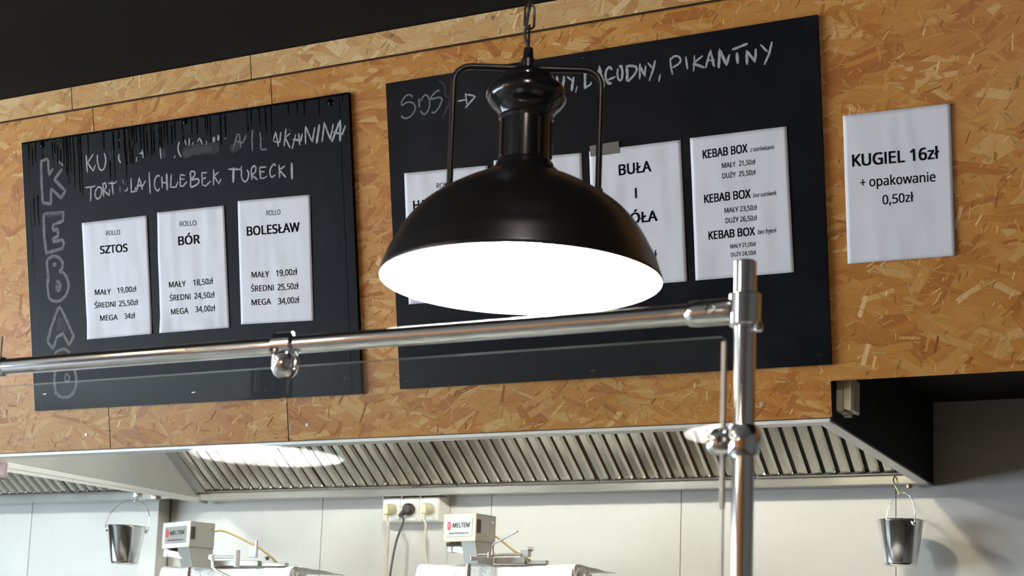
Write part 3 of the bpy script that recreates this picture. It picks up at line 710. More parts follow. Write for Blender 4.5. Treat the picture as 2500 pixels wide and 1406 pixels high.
# scuffed border line on the left board
for xa in (-0.482, 0.478):
    mb = MB(); ribbon(mb, [RB1(xa+0.0006*math.sin(i), -0.345+0.69*i/40) for i in range(41)], 0.0012, 0, 0.0003); mb.build('border_line', 'drip', b1)
def staple(board, px, py, ang=0.1, L=0.010):
    p = onF(px, py, 0.0); d = (EX*math.cos(ang)+V_*math.sin(ang)); m = MB()
    m.tube([p-d*L/2+N_*0.001, p-d*L/2-N_*0.0012, p+d*L/2-N_*0.0012, p+d*L/2+N_*0.001], 0.0006, 8)
    m.build('staple', 'steel_bright', board)
for q in ((986, 217), (1423, 141), (1973, 66), (2001, 867), (994, 930), (1448, 905)): staple(b2, *q)
for q in ((110, 962), (473, 958), (842, 923), (104, 356), (455, 296), (812, 252)): staple(b1, *q)

# ------------------------------------------------------------------ price sheets
try:                                               # a plain humanist face that ships with Blender; its default face if missing
    FONT = bpy.data.fonts.load(bpy.utils.system_resource('DATAFILES', path='fonts') + '/NotoSansHebrew-Regular.woff2')
except Exception:
    FONT = None
def glyphs(text, bold, italic):
    stem = FONT is not None and 'I' in text           # this face puts bars on its capital I: use its plain l, cut to capital height
    cu = bpy.data.curves.new('t', 'FONT'); cu.body = text.replace('I', 'l') if stem else text; cu.size = 1.0; cu.resolution_u = 3
    if FONT: cu.font = FONT
    if italic: cu.shear = 0.22
    ob = bpy.data.objects.new('t', cu); COL.objects.link(ob)
    me = bpy.data.meshes.new_from_object(ob.evaluated_get(bpy.context.evaluated_depsgraph_get()))
    vs = [v.co.copy() for v in me.vertices]; fs = [list(p.vertices) for p in me.polygons]
    bpy.data.objects.remove(ob); bpy.data.curves.remove(cu); bpy.data.meshes.remove(me)
    if stem:
        w = max(v.x for v in vs)*(0.25 if len(text) > 1 else -1)
        for v in vs:
            if v.x > w: v.y = min(v.y, CAP)
    if bold > 0:                                       # heavier stroke: the same outline printed again a hair to each side
        n = len(vs); v0, f0 = vs, fs; vs = list(v0); fs = list(f0)
        for k, (dx, dy) in enumerate(((1, .6), (-1, .6), (1, -.6), (-1, -.6))):
            vs += [v+Vector((dx*bold, dy*bold, 0)) for v in v0]; fs += [[i+n*(k+1) for i in f] for f in f0]
    return vs, fs
CAP = max(v.y for v in glyphs('H', 0, 0)[0])
def wave(u, v, seed):
    """shallow vertical ripples of damp paper"""
    n = noise.noise(Vector((u*34+seed*7.3, v*6.5, seed)))+0.5*noise.noise(Vector((u*70-seed, v*14, seed*2.1)))
    return 0.0016+0.0013*n
def sheet(label, quad, seed, lines, curl=0.0):
    """quad: picture corners TL TR BR BL; lines: (text, picture region, x0, yb0, x1, yb1, cap height, bold, italic)"""
    c = [Vector(uvF(*q)) for q in quad]
    w3 = lambda u, v, o: FP(u, v, 0.0004+wave(u, v, seed)+o)
    cen = (c[0]+c[1]+c[2]+c[3])/4
    t = thing('price_sheet', label, 'price sheet', FP(*((c[2]+c[3])/2)), 'white price sheets')
    m = MB(); nx, ny = 26, 34; vs = []
    for j in range(ny+1):
        for i in range(nx+1):
            a, b = i/nx, j/ny
            p = (c[0]*(1-a)+c[1]*a)*(1-b)+(c[3]*(1-a)+c[2]*a)*b
            e = curl*max(0, b-0.86)/0.14*(0.5+0.5*math.sin(a*9+seed))
            vs.append(w3(p.x, p.y, e))
    m.add(vs, [[j*(nx+1)+i, (j+1)*(nx+1)+i, (j+1)*(nx+1)+i+1, j*(nx+1)+i+1] for j in range(ny) for i in range(nx)])
    o = m.build('paper', 'paper', t)
    sd = o.modifiers.new('thickness', 'SOLIDIFY'); sd.thickness = 0.00025; sd.offset = -1
    m = MB(); row = None
    for (tx, reg, x0, y0, x1, y1, hgt, bold, ital) in lines:
        if row is not None and x0 < row:               # back to the left: the next line of print
            m.build('printed_line', 'ink', t); m = MB()
        row = x0
        vs, fs = glyphs(tx, bold, ital)
        a = Vector(reg(x0, y0)); b = Vector(reg(x1, y1)); up = Vector(reg((x0+x1)/2, (y0+y1)/2-hgt))-Vector(reg((x0+x1)/2, (y0+y1)/2))
        xs = [v.x for v in vs]; lo, hi = min(xs), max(xs)
        ex = (b-a)/(hi-lo); ey = Vector((0, up.length))/CAP
        pts = []
        for v in vs:
            q = a+ex*(v.x-lo)+ey*v.y; pts.append(w3(q.x, q.y, 0.00035))
        m.add(pts, fs, 0, False)
    if m.v: m.build('printed_line', 'ink', t)
    return t
c1_, c2_ = scr((0, 200), 2.7778), scr((0, 600), 2.7778)
c4_, c5_, c6_ = scr((900, 350), 3.125), scr((1600, 0), 2.7778), scr((1600, 500), 2.7778)
NB, SB, HB = 0.002, 0.012, 0.023                   # stroke weights: regular, semibold, bold
sheet('leftmost of the three white price sheets on the left chalkboard, hanging lowest', [(200.5, 544.5), (360, 525.8), (372.6, 815), (215, 829)], 1, [
    ('ROLLO', c1_, 724, 1042, 818, 1035, 32, NB, 0), ('SZTOS', c1_, 683, 1166, 872, 1150, 52, HB, 0),
    ('MAŁY', c2_, 648, 334, 757, 328, 36, SB, 0), ('19,00zł', c2_, 800, 321, 931, 310, 37, SB, 0), ('ŚREDNI', c2_, 647, 423, 788, 413, 36, SB, 0), ('25,50zł', c2_, 811, 411, 941, 400, 37, SB, 0),
    ('MEGA', c2_, 682, 509, 802, 502, 36, SB, 0), ('34zł', c2_, 847, 496, 920, 490, 36, SB, 0)], 0.003)
sheet('middle of the three white price sheets on the left chalkboard, its bottom edge crinkled', [(384.5, 519), (548.6, 501.7), (561.6, 799.8), (393, 813.5)], 2, [
    ('ROLLO', c1_, 1224, 980, 1335, 973, 34, NB, 0), ('BÓR', c1_, 1213, 1108, 1360, 1094, 58, HB, 0),
    ('MAŁY', c2_, 1150, 283, 1264, 276, 38, SB, 0), ('18,50zł', c2_, 1316, 270, 1450, 258, 39, SB, 0), ('ŚREDNI', c2_, 1155, 374, 1296, 363, 38, SB, 0), ('24,50zł', c2_, 1322, 360, 1461, 350, 39, SB, 0),
    ('MEGA', c2_, 1163, 467, 1282, 458, 38, SB, 0), ('34,00zł', c2_, 1329, 451, 1465, 441, 39, SB, 0)], 0.005)
sheet('rightmost and highest of the three white price sheets on the left chalkboard', [(581.4, 490.9), (757.8, 475.4), (766.8, 782.5), (589.7, 791.9)], 3, [
    ('ROLLO', c1_, 1810, 907, 1905, 900, 35, NB, 0), ('BOLESŁAW', c1_, 1678, 1043, 2038, 1013, 60, HB, 0),
    ('MAŁY', c2_, 1711, 217, 1829, 211, 39, SB, 0), ('19,00zł', c2_, 1878, 207, 2020, 196, 41, SB, 0), ('ŚREDNI', c2_, 1707, 311, 1861, 303, 39, SB, 0), ('25,50zł', c2_, 1888, 302, 2029, 292, 41, SB, 0),
    ('MEGA', c2_, 1711, 404, 1842, 397, 39, SB, 0), ('34,00zł', c2_, 1891, 397, 2034, 386, 41, SB, 0)])
sheet('white price sheet at the left of the right chalkboard, half hidden by the lamp shade', [(988, 423), (1192, 404), (1205, 727), (999, 743)], 4, [
    ('ROLLO', c4_, 522, 343, 660, 331, 38, NB, 0), ('HA', c4_, 345, 510, 450, 500, 70, HB, 0)])
sheet('white price sheet hidden behind the lamp neck, only its top corners showing', [(1206, 392), (1420.6, 373.4), (1434, 706), (1217, 722)], 5, [])
bs = sheet('white price sheet in large type under grey tape, right of the lamp shade', [(1439, 369.6), (1662.6, 341.8), (1678.5, 687), (1452, 704)], 6, [
    ('BUŁA', c4_, 1912, 245, 2160, 213, 80, HB, 0), ('I', c4_, 2036, 418, 2050, 417, 76, HB, 0), ('PÓŁA', c4_, 1938, 620, 2208, 590, 78, HB, 0), ('zł', c4_, 2160, 886, 2203, 880, 62, HB, 0)])
m = MB(); tp = [uvF(*q) for q in ((1441, 357), (1512, 345), (1514, 374), (1443, 383))]
m.prism([FP(*p, 0.0036) for p in tp][::-1], N_*0.0006); m.build('tape', 'tape', bs, label='grey strip of tape')
sheet('rightmost white price sheet on the right chalkboard, covered in small type', [(1685.3, 337.7), (1921, 308.5), (1939.5, 664.5), (1699, 685)], 7, [
    ('KEBAB BOX', c5_, 324, 1077, 628, 1033, 56, HB, 0), ('z surówkami', c5_, 646, 1030, 807, 1011, 27, SB, 1), ('MAŁY', c5_, 454, 1141, 547, 1130, 34, SB, 0), ('21,50zł', c5_, 569, 1126, 680, 1114, 34, SB, 0), ('DUŻY', c5_, 458, 1212, 547, 1201, 34, SB, 0), ('25,50zł', c5_, 568, 1197, 682, 1184, 34, SB, 0),
    ('KEBAB BOX', c5_, 334, 1379, 648, 1340, 56, HB, 0), ('bez surówek', c5_, 665, 1340, 825, 1321, 27, SB, 1), ('MAŁY', c6_, 472, 57, 565, 47, 34, SB, 0), ('23,50zł', c6_, 576, 45, 691, 34, 34, SB, 0), ('DUŻY', c6_, 479, 126, 567, 117, 34, SB, 0), ('26,50zł', c6_, 578, 115, 692, 104, 34, SB, 0),
    ('KEBAB BOX', c6_, 363, 236, 678, 205, 54, HB, 0), ('bez frytek', c6_, 697, 199, 825, 186, 27, SB, 1), ('MAŁY', c6_, 511, 296, 584, 289, 27, SB, 0), ('21,00zł', c6_, 592, 287, 683, 279, 28, SB, 0), ('DUŻY', c6_, 515, 353, 585, 347, 27, SB, 0), ('24,50zł', c6_, 593, 345, 685, 337, 28, SB, 0)])
ks = sheet('white price sheet alone on the bare chipboard, right of both chalkboards', [(2055.4, 280.8), (2319.3, 250.9), (2330.8, 623.5), (2067.3, 643.6)], 8, [
    ('KUGIEL', c5_, 1330, 1126, 1688, 1095, 79, HB, 0), ('16zł', c5_, 1724, 1089, 1922, 1070, 80, HB, 0), ('+', c5_, 1384, 1266, 1421, 1263, 60, SB, 0), ('opakowanie', c5_, 1446, 1262, 1896, 1226, 64, SB, 0), ('0,50zł', c5_, 1536, 1384, 1748, 1362, 62, SB, 0)])
# this one lies straight on the chipboard, behind the plane of the boards
for o in list(ks.children): o.location = N_*0.009

# ------------------------------------------------------------------ screws in the chipboard
def screw(px, py, off, label, dark=False):
    p = onF(px, py, off); t = thing('screw', label, 'screw', p, 'screws in the chipboard')
    MB().lathe([(0.0, 0.0006), (0.0012, 0.0002), (0.0014, 0.0012), (0.0038, 0.0012), (0.0045, 0.0002), (0.0045, -0.004), (0.0, -0.004)], p, 20, 0, ax=(EX, V_, -N_)).build('head', 'chrome_dark' if dark else 'steel_white', t)
    m = MB()
    for a in (0.4, 0.4+math.pi/2):
        d = EX*math.cos(a)+V_*math.sin(a); e = d.cross(N_)
        m.prism([p-N_*0.0013+d*0.0024+e*0.0005, p-N_*0.0013-d*0.0024+e*0.0005, p-N_*0.0013-d*0.0024-e*0.0005, p-N_*0.0013+d*0.0024-e*0.0005], N_*0.0006)
    m.build('cross_recess', 'rubber', t)
screw(210.5, 1060.5, FOFF, 'pale screw low in the chipboard below the left chalkboard')
screw(750, 1037, FOFF, 'pale screw low in the chipboard between the two chalkboards')
screw(1860, 986, FOFF, 'pale screw below the right chalkboard, just right of the chrome post')
screw(954, 87, FOFF+0.018, 'dark screw in the top chipboard strip, left of the lamp chain', True)
screw(1202, 43, FOFF+0.018, 'dark screw in the top chipboard strip, nearest the lamp chain', True)

# ------------------------------------------------------------------ pendant lamps
LC = Vector((-1.0282, 2.0765, 2.1024)); LS = 0.44/0.36
def make_lamp():
    t = thing('pendant_lamp', 'large black dome pendant lamp hanging lit in front of the chalkboards', 'pendant lamp', LC, 'dome pendant lamps')
    dome = [(0.1800, 0.0), (0.1808, 0.003), (0.1765, 0.016), (0.1715, 0.030), (0.1655, 0.0415), (0.1570, 0.0575), (0.1455, 0.0745), (0.1290, 0.0925), (0.1060, 0.1095), (0.0800, 0.1250), (0.0600, 0.1345), (0.0465, 0.1390)]
    full = [Vector((r, z, 0)) for r, z in dome]; full = catmull(full[1:], 4)
    m = MB(); m.lathe([(0.1800, 0.0)]+[(p.x, p.y) for p in full], LC, 96); m.build('shade', 'lamp_black', t, sharp=60)
    m = MB(); m.lathe([(0.1800, 0.0)]+[(p.x-0.0022, p.y-0.0012 if p.y > 0.01 else p.y) for p in full]+[(0.0, 0.138)], LC, 96); m.build('shade_lining', 'lamp_white', t, label='white inner lining')
    m = MB(); m.lathe([(0.0465, 0.1385), (0.0432, 0.1462), (0.0385, 0.1490), (0.0372, 0.1550), (0.0340, 0.1580), (0.0335, 0.2120), (0.0355, 0.2150), (0.0345, 0.2200)], LC, 64); m.build('neck', 'lamp_gloss', t, sharp=30)
    # vent fins of the neck
    m = MB()
    for k in range(8):
        a = 2*math.pi*k/8+0.2; d = Vector((math.cos(a), math.sin(a), 0)); e = Vector((-d.y, d.x, 0))
        m.frame_box(LC, d, e, EZ, (0.0335, -0.0012, 0.160), (0.0362, 0.0012, 0.210), 0.0008)
    m.build('vent_fins', 'lamp_gloss', t)
    cap = catmull([Vector(p).to_3d() for p in ((0.0335, 0.2140), (0.0352, 0.2195), (0.0400, 0.2275), (0.0460, 0.2340), (0.0508, 0.2405), (0.0520, 0.2465), (0.0510, 0.2525), (0.0470, 0.2585), (0.0405, 0.2625), (0.0352, 0.2650), (0.0345, 0.2705), (0.0290, 0.2765), (0.0190, 0.2812), (0.0110, 0.2832))], 4)
    m = MB(); m.lathe([(p.x, p.y) for p in cap]+[(0.0, 0.2835)], LC, 64); m.build('crown', 'lamp_gloss', t, sharp=50)
    # wire bail over the crown
    h = Vector((0.897, 0.441, 0)).normalized(); hw, top, rc = 0.0955, 0.2850, 0.022
    path = [LC+h*(-hw)+EZ*0.118, LC+h*(-hw)+EZ*(top-rc)]+arc(LC+h*(-hw+rc)+EZ*(top-rc), -h, EZ, rc, 0, math.pi/2, 8)[1:]
    path += arc(LC+h*(hw-rc)+EZ*(top-rc), h, EZ, rc, math.pi/2, 0, 8)+[LC+h*hw+EZ*0.118]
    m = MB(); m.tube(path, 0.0042, 16); m.build('bail', 'lamp_black', t)
    m = MB()
    for s in (-1, 1): m.frame_box(LC, h*s, EZ.cross(h*s), EZ, (hw-0.006, -0.006, 0.112), (hw+0.006, 0.006, 0.126), 0.002)
    m.build('bail_lug', 'lamp_black', t)
    m = MB(); m.lathe([(0.0095, 0.283), (0.0095, 0.296), (0.0070, 0.299), (0.0060, 0.312), (0.0, 0.313)], LC, 24); m.build('hanger', 'lamp_black', t)
    # chain to the ceiling
    m = MB(); z = 0.309; k = 0; topz = (CEIL_Z-LC.z)/LS
    while z < topz-0.012:
        d = h if k % 2 else EZ.cross(h); L = 0.0335; c = LC+EZ*(z+L/2)
        pts = arc(c+EZ*(L/2-0.006), d, EZ, 0.0062, 0, math.pi, 8)+arc(c-EZ*(L/2-0.006), d, -EZ, 0.0062, math.pi, 0, 8)
        m.tube(pts, 0.0017, 8, closed=True); z += L-0.0040; k += 1
    m.build('chain', 'lamp_black', t)
    m = MB(); m.tube([LC+EZ*0.300+h*0.003, LC+EZ*0.33-h*0.006, LC+EZ*0.40+h*0.004, LC+EZ*0.55, LC+EZ*(topz-0.01)], 0.0022, 8); m.build('lamp_cord', 'rubber', t)
    m = MB(); m.lathe([(0.0, topz-0.03), (0.02, topz-0.03), (0.045, topz-0.012), (0.05, topz)], LC, 32); m.build('ceiling_rose', 'lamp_black', t)
    m = MB(); m.lathe([(0.0, 0.038), (0.016, 0.041), (0.027, 0.053), (0.030, 0.066), (0.026, 0.080), (0.015, 0.097), (0.013, 0.108)], LC, 32); m.build('bulb', 'bulb', t)
    m = MB(); m.lathe([(0.0, 0.104), (0.017, 0.104), (0.017, 0.136), (0.0, 0.136)], LC, 24); m.build('bulb_socket', 'white_plastic', t)
    return t
lamp = make_lamp(); lamp.scale = (LS, LS, LS)
for loc, lb in (((-2.575, -0.335, LC.z-0.010), 'black dome lamp over the shop floor, reflected as a white oval in the glass'), ((-1.085, -0.365, LC.z-0.002), 'black dome lamp over the shop floor, reflected beside the chrome post')):
    c = copy_tree(lamp); c.location = loc; c['label'] = lb

# ------------------------------------------------------------------ ceiling spots of the shop floor, plus added fill lights
def ceiling_spot(x, y, label):
    t = thing('ceiling_spot', label, 'ceiling spot', (x, y, CEIL_Z), 'ceiling spots')
    m = MB(); m.lathe([(0.0, 0), (0.05, 0), (0.055, -0.02), (0.055, -0.12), (0.05, -0.12), (0.05, -0.05), (0.0, -0.05)], (x, y, CEIL_Z), 32); m.build('housing', 'lamp_black', t)
    m = MB(); m.lathe([(0.0, -0.20), (0.03, -0.19), (0.046, -0.155), (0.04, -0.115), (0.018, -0.08), (0.016, -0.05)], (x, y, CEIL_Z), 24); m.build('bulb', 'spot_warm', t)
for x, y, lb in ((-2.62, 0.4, 'warm ceiling spot above the shop floor, reflected behind the lamp chain'), (-5.30, 0.4, 'warm ceiling spot above the shop floor, farthest left')): ceiling_spot(x, y, lb)
def globe(x, y, label):  # unseen globes added as fill light for the bulkhead
    t = thing('fill_globe', label, 'added ceiling light', (x, y, CEIL_Z), 'added opal fill globes')
    m = MB(); m.lathe([(0.0, -0.035), (0.045, -0.035), (0.06, -0.02), (0.062, 0.0)], (x, y, CEIL_Z), 32); m.build('base', 'lamp_black', t)
    m = MB(); m.lathe([(0.115*math.cos(a)+0.0005, -0.145+0.115*math.sin(a)) for a in [math.radians(-90+11.25*k) for k in range(17)]], (x, y, CEIL_Z), 32); m.build('globe', 'fill_light', t)
for x, y, lb in ((-2.9, -0.9, 'added opal globe fill light on the shop ceiling, left of the counter'),
                 (-5.9, -2.0, 'added opal globe fill light on the shop ceiling farthest from the counter')): globe(x, y, lb)

bx, by = -0.60, 1.18  # unseen bulb added to put a highlight on the pendant shade's rim
t = thing('highlight_bulb', 'bare round bulb on the shop ceiling just before the counter, out of frame', 'added ceiling light', (bx, by, CEIL_Z))
m = MB(); m.lathe([(0.0, -0.06), (0.028, -0.06), (0.034, -0.02), (0.05, 0.0)], (bx, by, CEIL_Z), 32); m.build('socket', 'white_plastic', t)
m = MB(); m.lathe([(0.05*math.cos(a)+0.0004, -0.115+0.055*math.sin(a)) for a in [math.radians(-90+11.25*k) for k in range(17)]], (bx, by, CEIL_Z), 32); m.build('bulb', 'highlight_source', t)

# ------------------------------------------------------------------ sneeze guard on the counter
GY, RZ = 1.632, 1.9164
PX1, PX0 = -0.5225, -1.709
CT = 0.95
m = MB().box((-3.2, 1.25, 0), (0.6, 2.0, CT-0.04)).box((-3.24, 1.2, CT-0.04), (0.64, 2.05, CT), 0.006); tag(m.build('serving_counter', 'counter', None, (-1.3, 1.6, 0)), 'serving counter below the chrome sneeze guard, out of frame', 'counter')
sg = thing('sneeze_guard', 'chrome tube sneeze guard with clear glass in front of the kitchen', 'sneeze guard', ((PX0+PX1)/2, GY, CT))
def tube_r(): return 0.0125
for px, top in ((PX1, 1.9735), (PX0, 1.9735)):
    m = MB(); m.lathe([(0.0, CT), (0.035, CT), (0.035, CT+0.006), (0.0125, CT+0.012), (0.0125, top-0.0015), (0.0112, top), (0.0, top)], (px, GY, 0), 40)
    p = m.build('post', 'chrome', sg)
    m = MB(); m.lathe([(0.0126, RZ+0.0185), (0.0165, RZ+0.0185), (0.0178, RZ+0.0172), (0.0178, RZ-0.0172), (0.0165, RZ-0.0185), (0.0126, RZ-0.0185)], (px, GY, 0), 40); m.build('collar', 'chrome', p)
m = MB(); m.tube([(PX0+0.02, GY, RZ), (PX1-0.02, GY, RZ)], 0.0118, 40); rail = m.build('rail', 'chrome', sg)
X3 = (EY, EZ, EX)
for s, px in ((-1, PX1), (1, PX0)):
    m = MB(); m.lathe([(0.0, 0.014), (0.0140, 0.014), (0.0150, 0.022), (0.0150, 0.058), (0.0140, 0.066), (0.0122, 0.068)], (px, GY, RZ), 40, ax=(EY, EZ, EX*s))
    cn = m.build('rail_connector', 'chrome', sg)
    m = MB(); c = Vector((px+s*0.036, GY-0.0142, RZ)); m.lathe([(0.0, 0.0), (0.0035, 0.0002), (0.0048, 0.0010), (0.0056, 0.0020), (0.0058, 0.0004)], c, 24, ax=(EX, EZ, -EY)); m.build('set_screw', 'chrome_dark', cn)
    m = MB(); cc = Vector((px-s*0.0165, GY-0.004, RZ-0.020)); m.lathe([(0.0, 0.004), (0.0042, 0.0035), (0.0055, 0.0), (0.0055, -0.006), (0.0, -0.0062)], cc, 20); m.build('grub_screw', 'chrome', cn)
# the pane: rounded upper corner, ground edges
GT = 1.8872; GX1, GX0 = -0.5448, PX0+0.022
zlow = 1.05
out = [(GX0, zlow), (GX1, zlow)]+[(p.x, p.z) for p in arc((GX1-0.006, 0, GT-0.006), EX, EZ, 0.006, 0, math.pi/2, 5)]+[(p.x, p.z) for p in arc((GX0+0.006, 0, GT-0.006), -EX, EZ, 0.006, math.pi/2, 0, 5)]
m = MB(); n = len(out); fy, by = GY-0.003, GY+0.003
m.add([(x, fy, z) for x, z in out]+[(x, by, z) for x, z in out], [list(range(n)), list(range(n, 2*n))[::-1]], 0, False)
m.add([(x, fy, z) for x, z in out]+[(x, by, z) for x, z in out], [[(i+1) % n, i, n+i, n+(i+1) % n] for i in range(n) if i not in (1, n-1)], 1, False)
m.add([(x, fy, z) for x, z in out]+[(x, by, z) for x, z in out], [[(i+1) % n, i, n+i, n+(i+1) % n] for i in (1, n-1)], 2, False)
m.build('glass_pane', ['glass', 'glass_edge', 'glass_side_gleam'], sg)
MB().box((GX1-0.0040, fy-0.0006, 1.69), (GX1+0.0006, by+0.0006, GT-0.0062), 0.0004).build('edge_gleam', 'glass_side_gleam', sg)  # pale strip added to paint the bright gleam along the pane's edge
# hanging clamp in the middle of the rail
def make_rail_clamp(x):
    m = MB()
    # upper hook round the tube
    pr = [(0.0119, -0.0), (0.0160, 0.0)]
    pts = arc((x, GY, RZ), EZ, -EY, 0.0150, -0.6, math.pi*1.02, 18)
    vs = []
    for i, p in enumerate(pts):
        k = 0.6+0.4*min(1, i/5); r = (p-Vector((x, GY, RZ))).normalized()
        hw = 0.0155*k
        for (dx, dr) in ((-hw, -0.0026), (-hw*0.9, 0.0022), (hw*0.9, 0.0022), (hw, -0.0026)): vs.append(p+EX*dx+r*dr)
    L = len(pts); fs = [[i*4+j, i*4+(j+1) % 4, (i+1)*4+(j+1) % 4, (i+1)*4+j] for i in range(L-1) for j in range(4)]+[[3, 2, 1, 0], [(L-1)*4+j for j in range(4)]]
    m.add(vs, fs, 0)
    # rounded jaw over the pane, front and back
    for s in (-1, 1):
        prof = [(0.0, 0.0150), (0.007, 0.0142), (0.0135, 0.010), (0.0172, 0.003), (0.0180, 0.0)]
        c = Vector((x, GY+s*0.0035, RZ-0.0235))
        vs = []
        seg = 36
        for (r, hgt) in prof[::-1]:
            for k in range(seg):
                a = 2*math.pi*k/seg; ca, sa = math.cos(a), math.sin(a)
                q = abs(ca)**0.75*(1 if ca >= 0 else -1); w = abs(sa)**0.75*(1 if sa >= 0 else -1)
                vs.append(c+EX*(r*0.95*q)+EZ*(r*1.15*w)+EY*(s*hgt))
        fs = [[i*seg+k, i*seg+(k+1) % seg, (i+1)*seg+(k+1) % seg, (i+1)*seg+k][::(-1 if s > 0 else 1)] for i in range(len(prof)-1) for k in range(seg)]
        m.add(vs, fs, 0)
    cl = m.build('rail_clamp', 'chrome', sg, sharp=60)
    m = MB(); m.lathe([(0.0, 0.0), (0.0025, 0.0003), (0.0042, 0.001), (0.0050, 0.0022), (0.0052, 0.0)], (x-0.0085, GY-0.0158, RZ-0.010), 24, ax=(EX, EZ, -EY)); m.build('set_screw', 'chrome_dark', cl)
make_rail_clamp(-1.1492)
# clamps on the posts, gripping the side edges of the pane
def make_post_clamp(px, s, z):
    m = MB(); m.lathe([(0.0126, z+0.0175), (0.0160, z+0.0175), (0.0185, z+0.012), (0.0192, z), (0.0185, z-0.012), (0.0160, z-0.0175), (0.0126, z-0.0175)], (px, GY, 0), 40)
    for d in (-1, 1):
        c = Vector((px+s*0.024, GY+d*0.0035, z)); vs = []; seg = 36; prof = [(0.0, 0.0125), (0.008, 0.0118), (0.0140, 0.0085), (0.0165, 0.003), (0.0170, 0.0)]
        for (r, hgt) in prof[::-1]:
            for k in range(seg):
                a = 2*math.pi*k/seg; ca, sa = math.cos(a), math.sin(a)
                q = abs(ca)**0.7*(1 if ca >= 0 else -1); w = abs(sa)**0.7*(1 if sa >= 0 else -1)
                vs.append(c+EX*(r*1.05*q)+EZ*(r*0.95*w)+EY*(d*hgt))
        fs = [[i*seg+k, i*seg+(k+1) % seg, (i+1)*seg+(k+1) % seg, (i+1)*seg+k][::(-1 if d > 0 else 1)] for i in range(len(prof)-1) for k in range(seg)]
        m.add(vs, fs, 0)
    cl = m.build('post_clamp', 'chrome', sg, sharp=60)
    m = MB(); m.lathe([(0.0, 0.0), (0.0025, 0.0003), (0.0045, 0.001), (0.0054, 0.0022), (0.0056, 0.0)], (px+s*0.020, GY-0.0158, z), 24, ax=(EX, EZ, -EY)); m.build('set_screw', 'chrome_dark', cl)
    return cl
for z in (1.7655, 1.25):
    make_post_clamp(PX1, -1, z); cl = make_post_clamp(PX0, 1, z)
    m = MB().box((PX0+0.034, GY-0.012, z-0.0145), (PX0+0.080, GY+0.012, z+0.0145), 0.005); m.build('clamp_pad', 'pink_pad', cl, label='translucent pinkish pad')
# dark tail of a cable tie sticking up from the left connector
p0 = onY(2, 872, GY-0.012); p1 = onY(6, 820, GY-0.012); m = MB(); m.tube([p0-EZ*0.004, p0, p1], 0.0011, 8); m.build('cable_tie_tail', 'rubber', sg)

# ------------------------------------------------------------------ socket box at the hood's right side
t = thing('junction_box', 'beige socket box with hinged lid on the black hood side, under the chipboard notch', 'junction box', (-0.762, 3.06, 2.045))
bx0, bx1 = HX1+0.0035, -0.7435
m = MB(); m.box((bx0, 3.042, 2.050), (bx0+0.016, 3.102, 2.116), 0.003); m.build('body', 'beige', t)
m = MB(); m.prism([(bx0+0.017, 3.040, 2.054), (bx1-0.004, 3.040, 2.050), (bx1, 3.046, 2.053), (bx1, 3.098, 2.053), (bx1-0.004, 3.104, 2.050), (bx0+0.017, 3.104, 2.054)], (0, 0, 0.064)); m.build('lid', 'beige', t)
m = MB(); m.box((bx0+0.010, 3.050, 2.044), (bx0+0.022, 3.094, 2.052), 0.002).box((bx0+0.012, 3.058, 2.041), (bx0+0.020, 3.072, 2.045), 0.001); m.build('hinge', 'beige', t)

# ------------------------------------------------------------------ triple socket with three plugs
SY = WALL_Y
sd = 0.045
sx0, sx1 = onY(935, 1240, SY-sd).x, onY(1072, 1240, SY-sd).x; sz1, sz0 = onY(1000, 1215, SY-sd).z, onY(1000, 1273, SY-sd).z
t = thing('power_outlet', 'white triple socket on the kitchen wall below the hood', 'power outlet', ((sx0+sx1)/2, SY, sz0))
m = MB()
m.prism([(sx0-0.004, SY, sz0-0.002), (sx0-0.004, SY, sz1+0.002), (sx0, SY-sd, sz1), (sx0, SY-sd, sz0)], (0.001, 0, 0))
fr = [(sx0, SY-sd, sz0), (sx1, SY-sd, sz0), (sx1, SY-sd, sz1), (sx0, SY-sd, sz1)]; bk = [(sx0-0.006, SY-0.001, sz0-0.003), (sx1+0.014, SY-0.001, sz0-0.003), (sx1+0.014, SY-0.001, sz1+0.003), (sx0-0.006, SY-0.001, sz1+0.003)]
m.v = []; m.f = []; m.m = []; m.sm = []
m.add(fr+bk, [[0, 1, 2, 3], [1, 5, 6, 2], [5, 4, 7, 6], [4, 0, 3, 7], [3, 2, 6, 7], [4, 5, 1, 0]], 0, False); m.build('housing', 'white_plastic', t)
pw = (sx1-sx0)/3
for i in range(3):
    a = sx0+i*pw+0.002; b = sx0+(i+1)*pw-0.002
    m = MB(); m.box((a, SY-sd-0.004, sz0+0.002), (b, SY-sd+0.001, sz1-0.002), 0.0025)
    f = m.build('socket_plate', 'white_plastic', t)
    m = MB(); m.lathe([(0.0195, 0.0), (0.0195, 0.0012), (0.0215, 0.0012), (0.0215, 0.0)], ((a+b)/2, SY-sd-0.004, (sz0+sz1)/2), 32, ax=(EX, EZ, -EY)); m.build('socket_ring', 'white_plastic', f)
    m = MB()
    for dx, dz in ((-1, 1), (1, -1)): m.lathe([(0.0, 0.0012), (0.002, 0.001), (0.0022, 0.0)], ((a+b)/2+dx*0.023, SY-sd-0.004, (sz0+sz1)/2+dz*0.029), 12, ax=(EX, EZ, -EY))
    m.build('plate_screw', 'steel', f)
    m = MB().box((a-0.0015, SY-sd-0.006, sz1-0.004), (a+0.003, SY-sd+0.002, sz1+0.0035), 0.0008); m.build('lid_hinge', 'white_plastic', f)
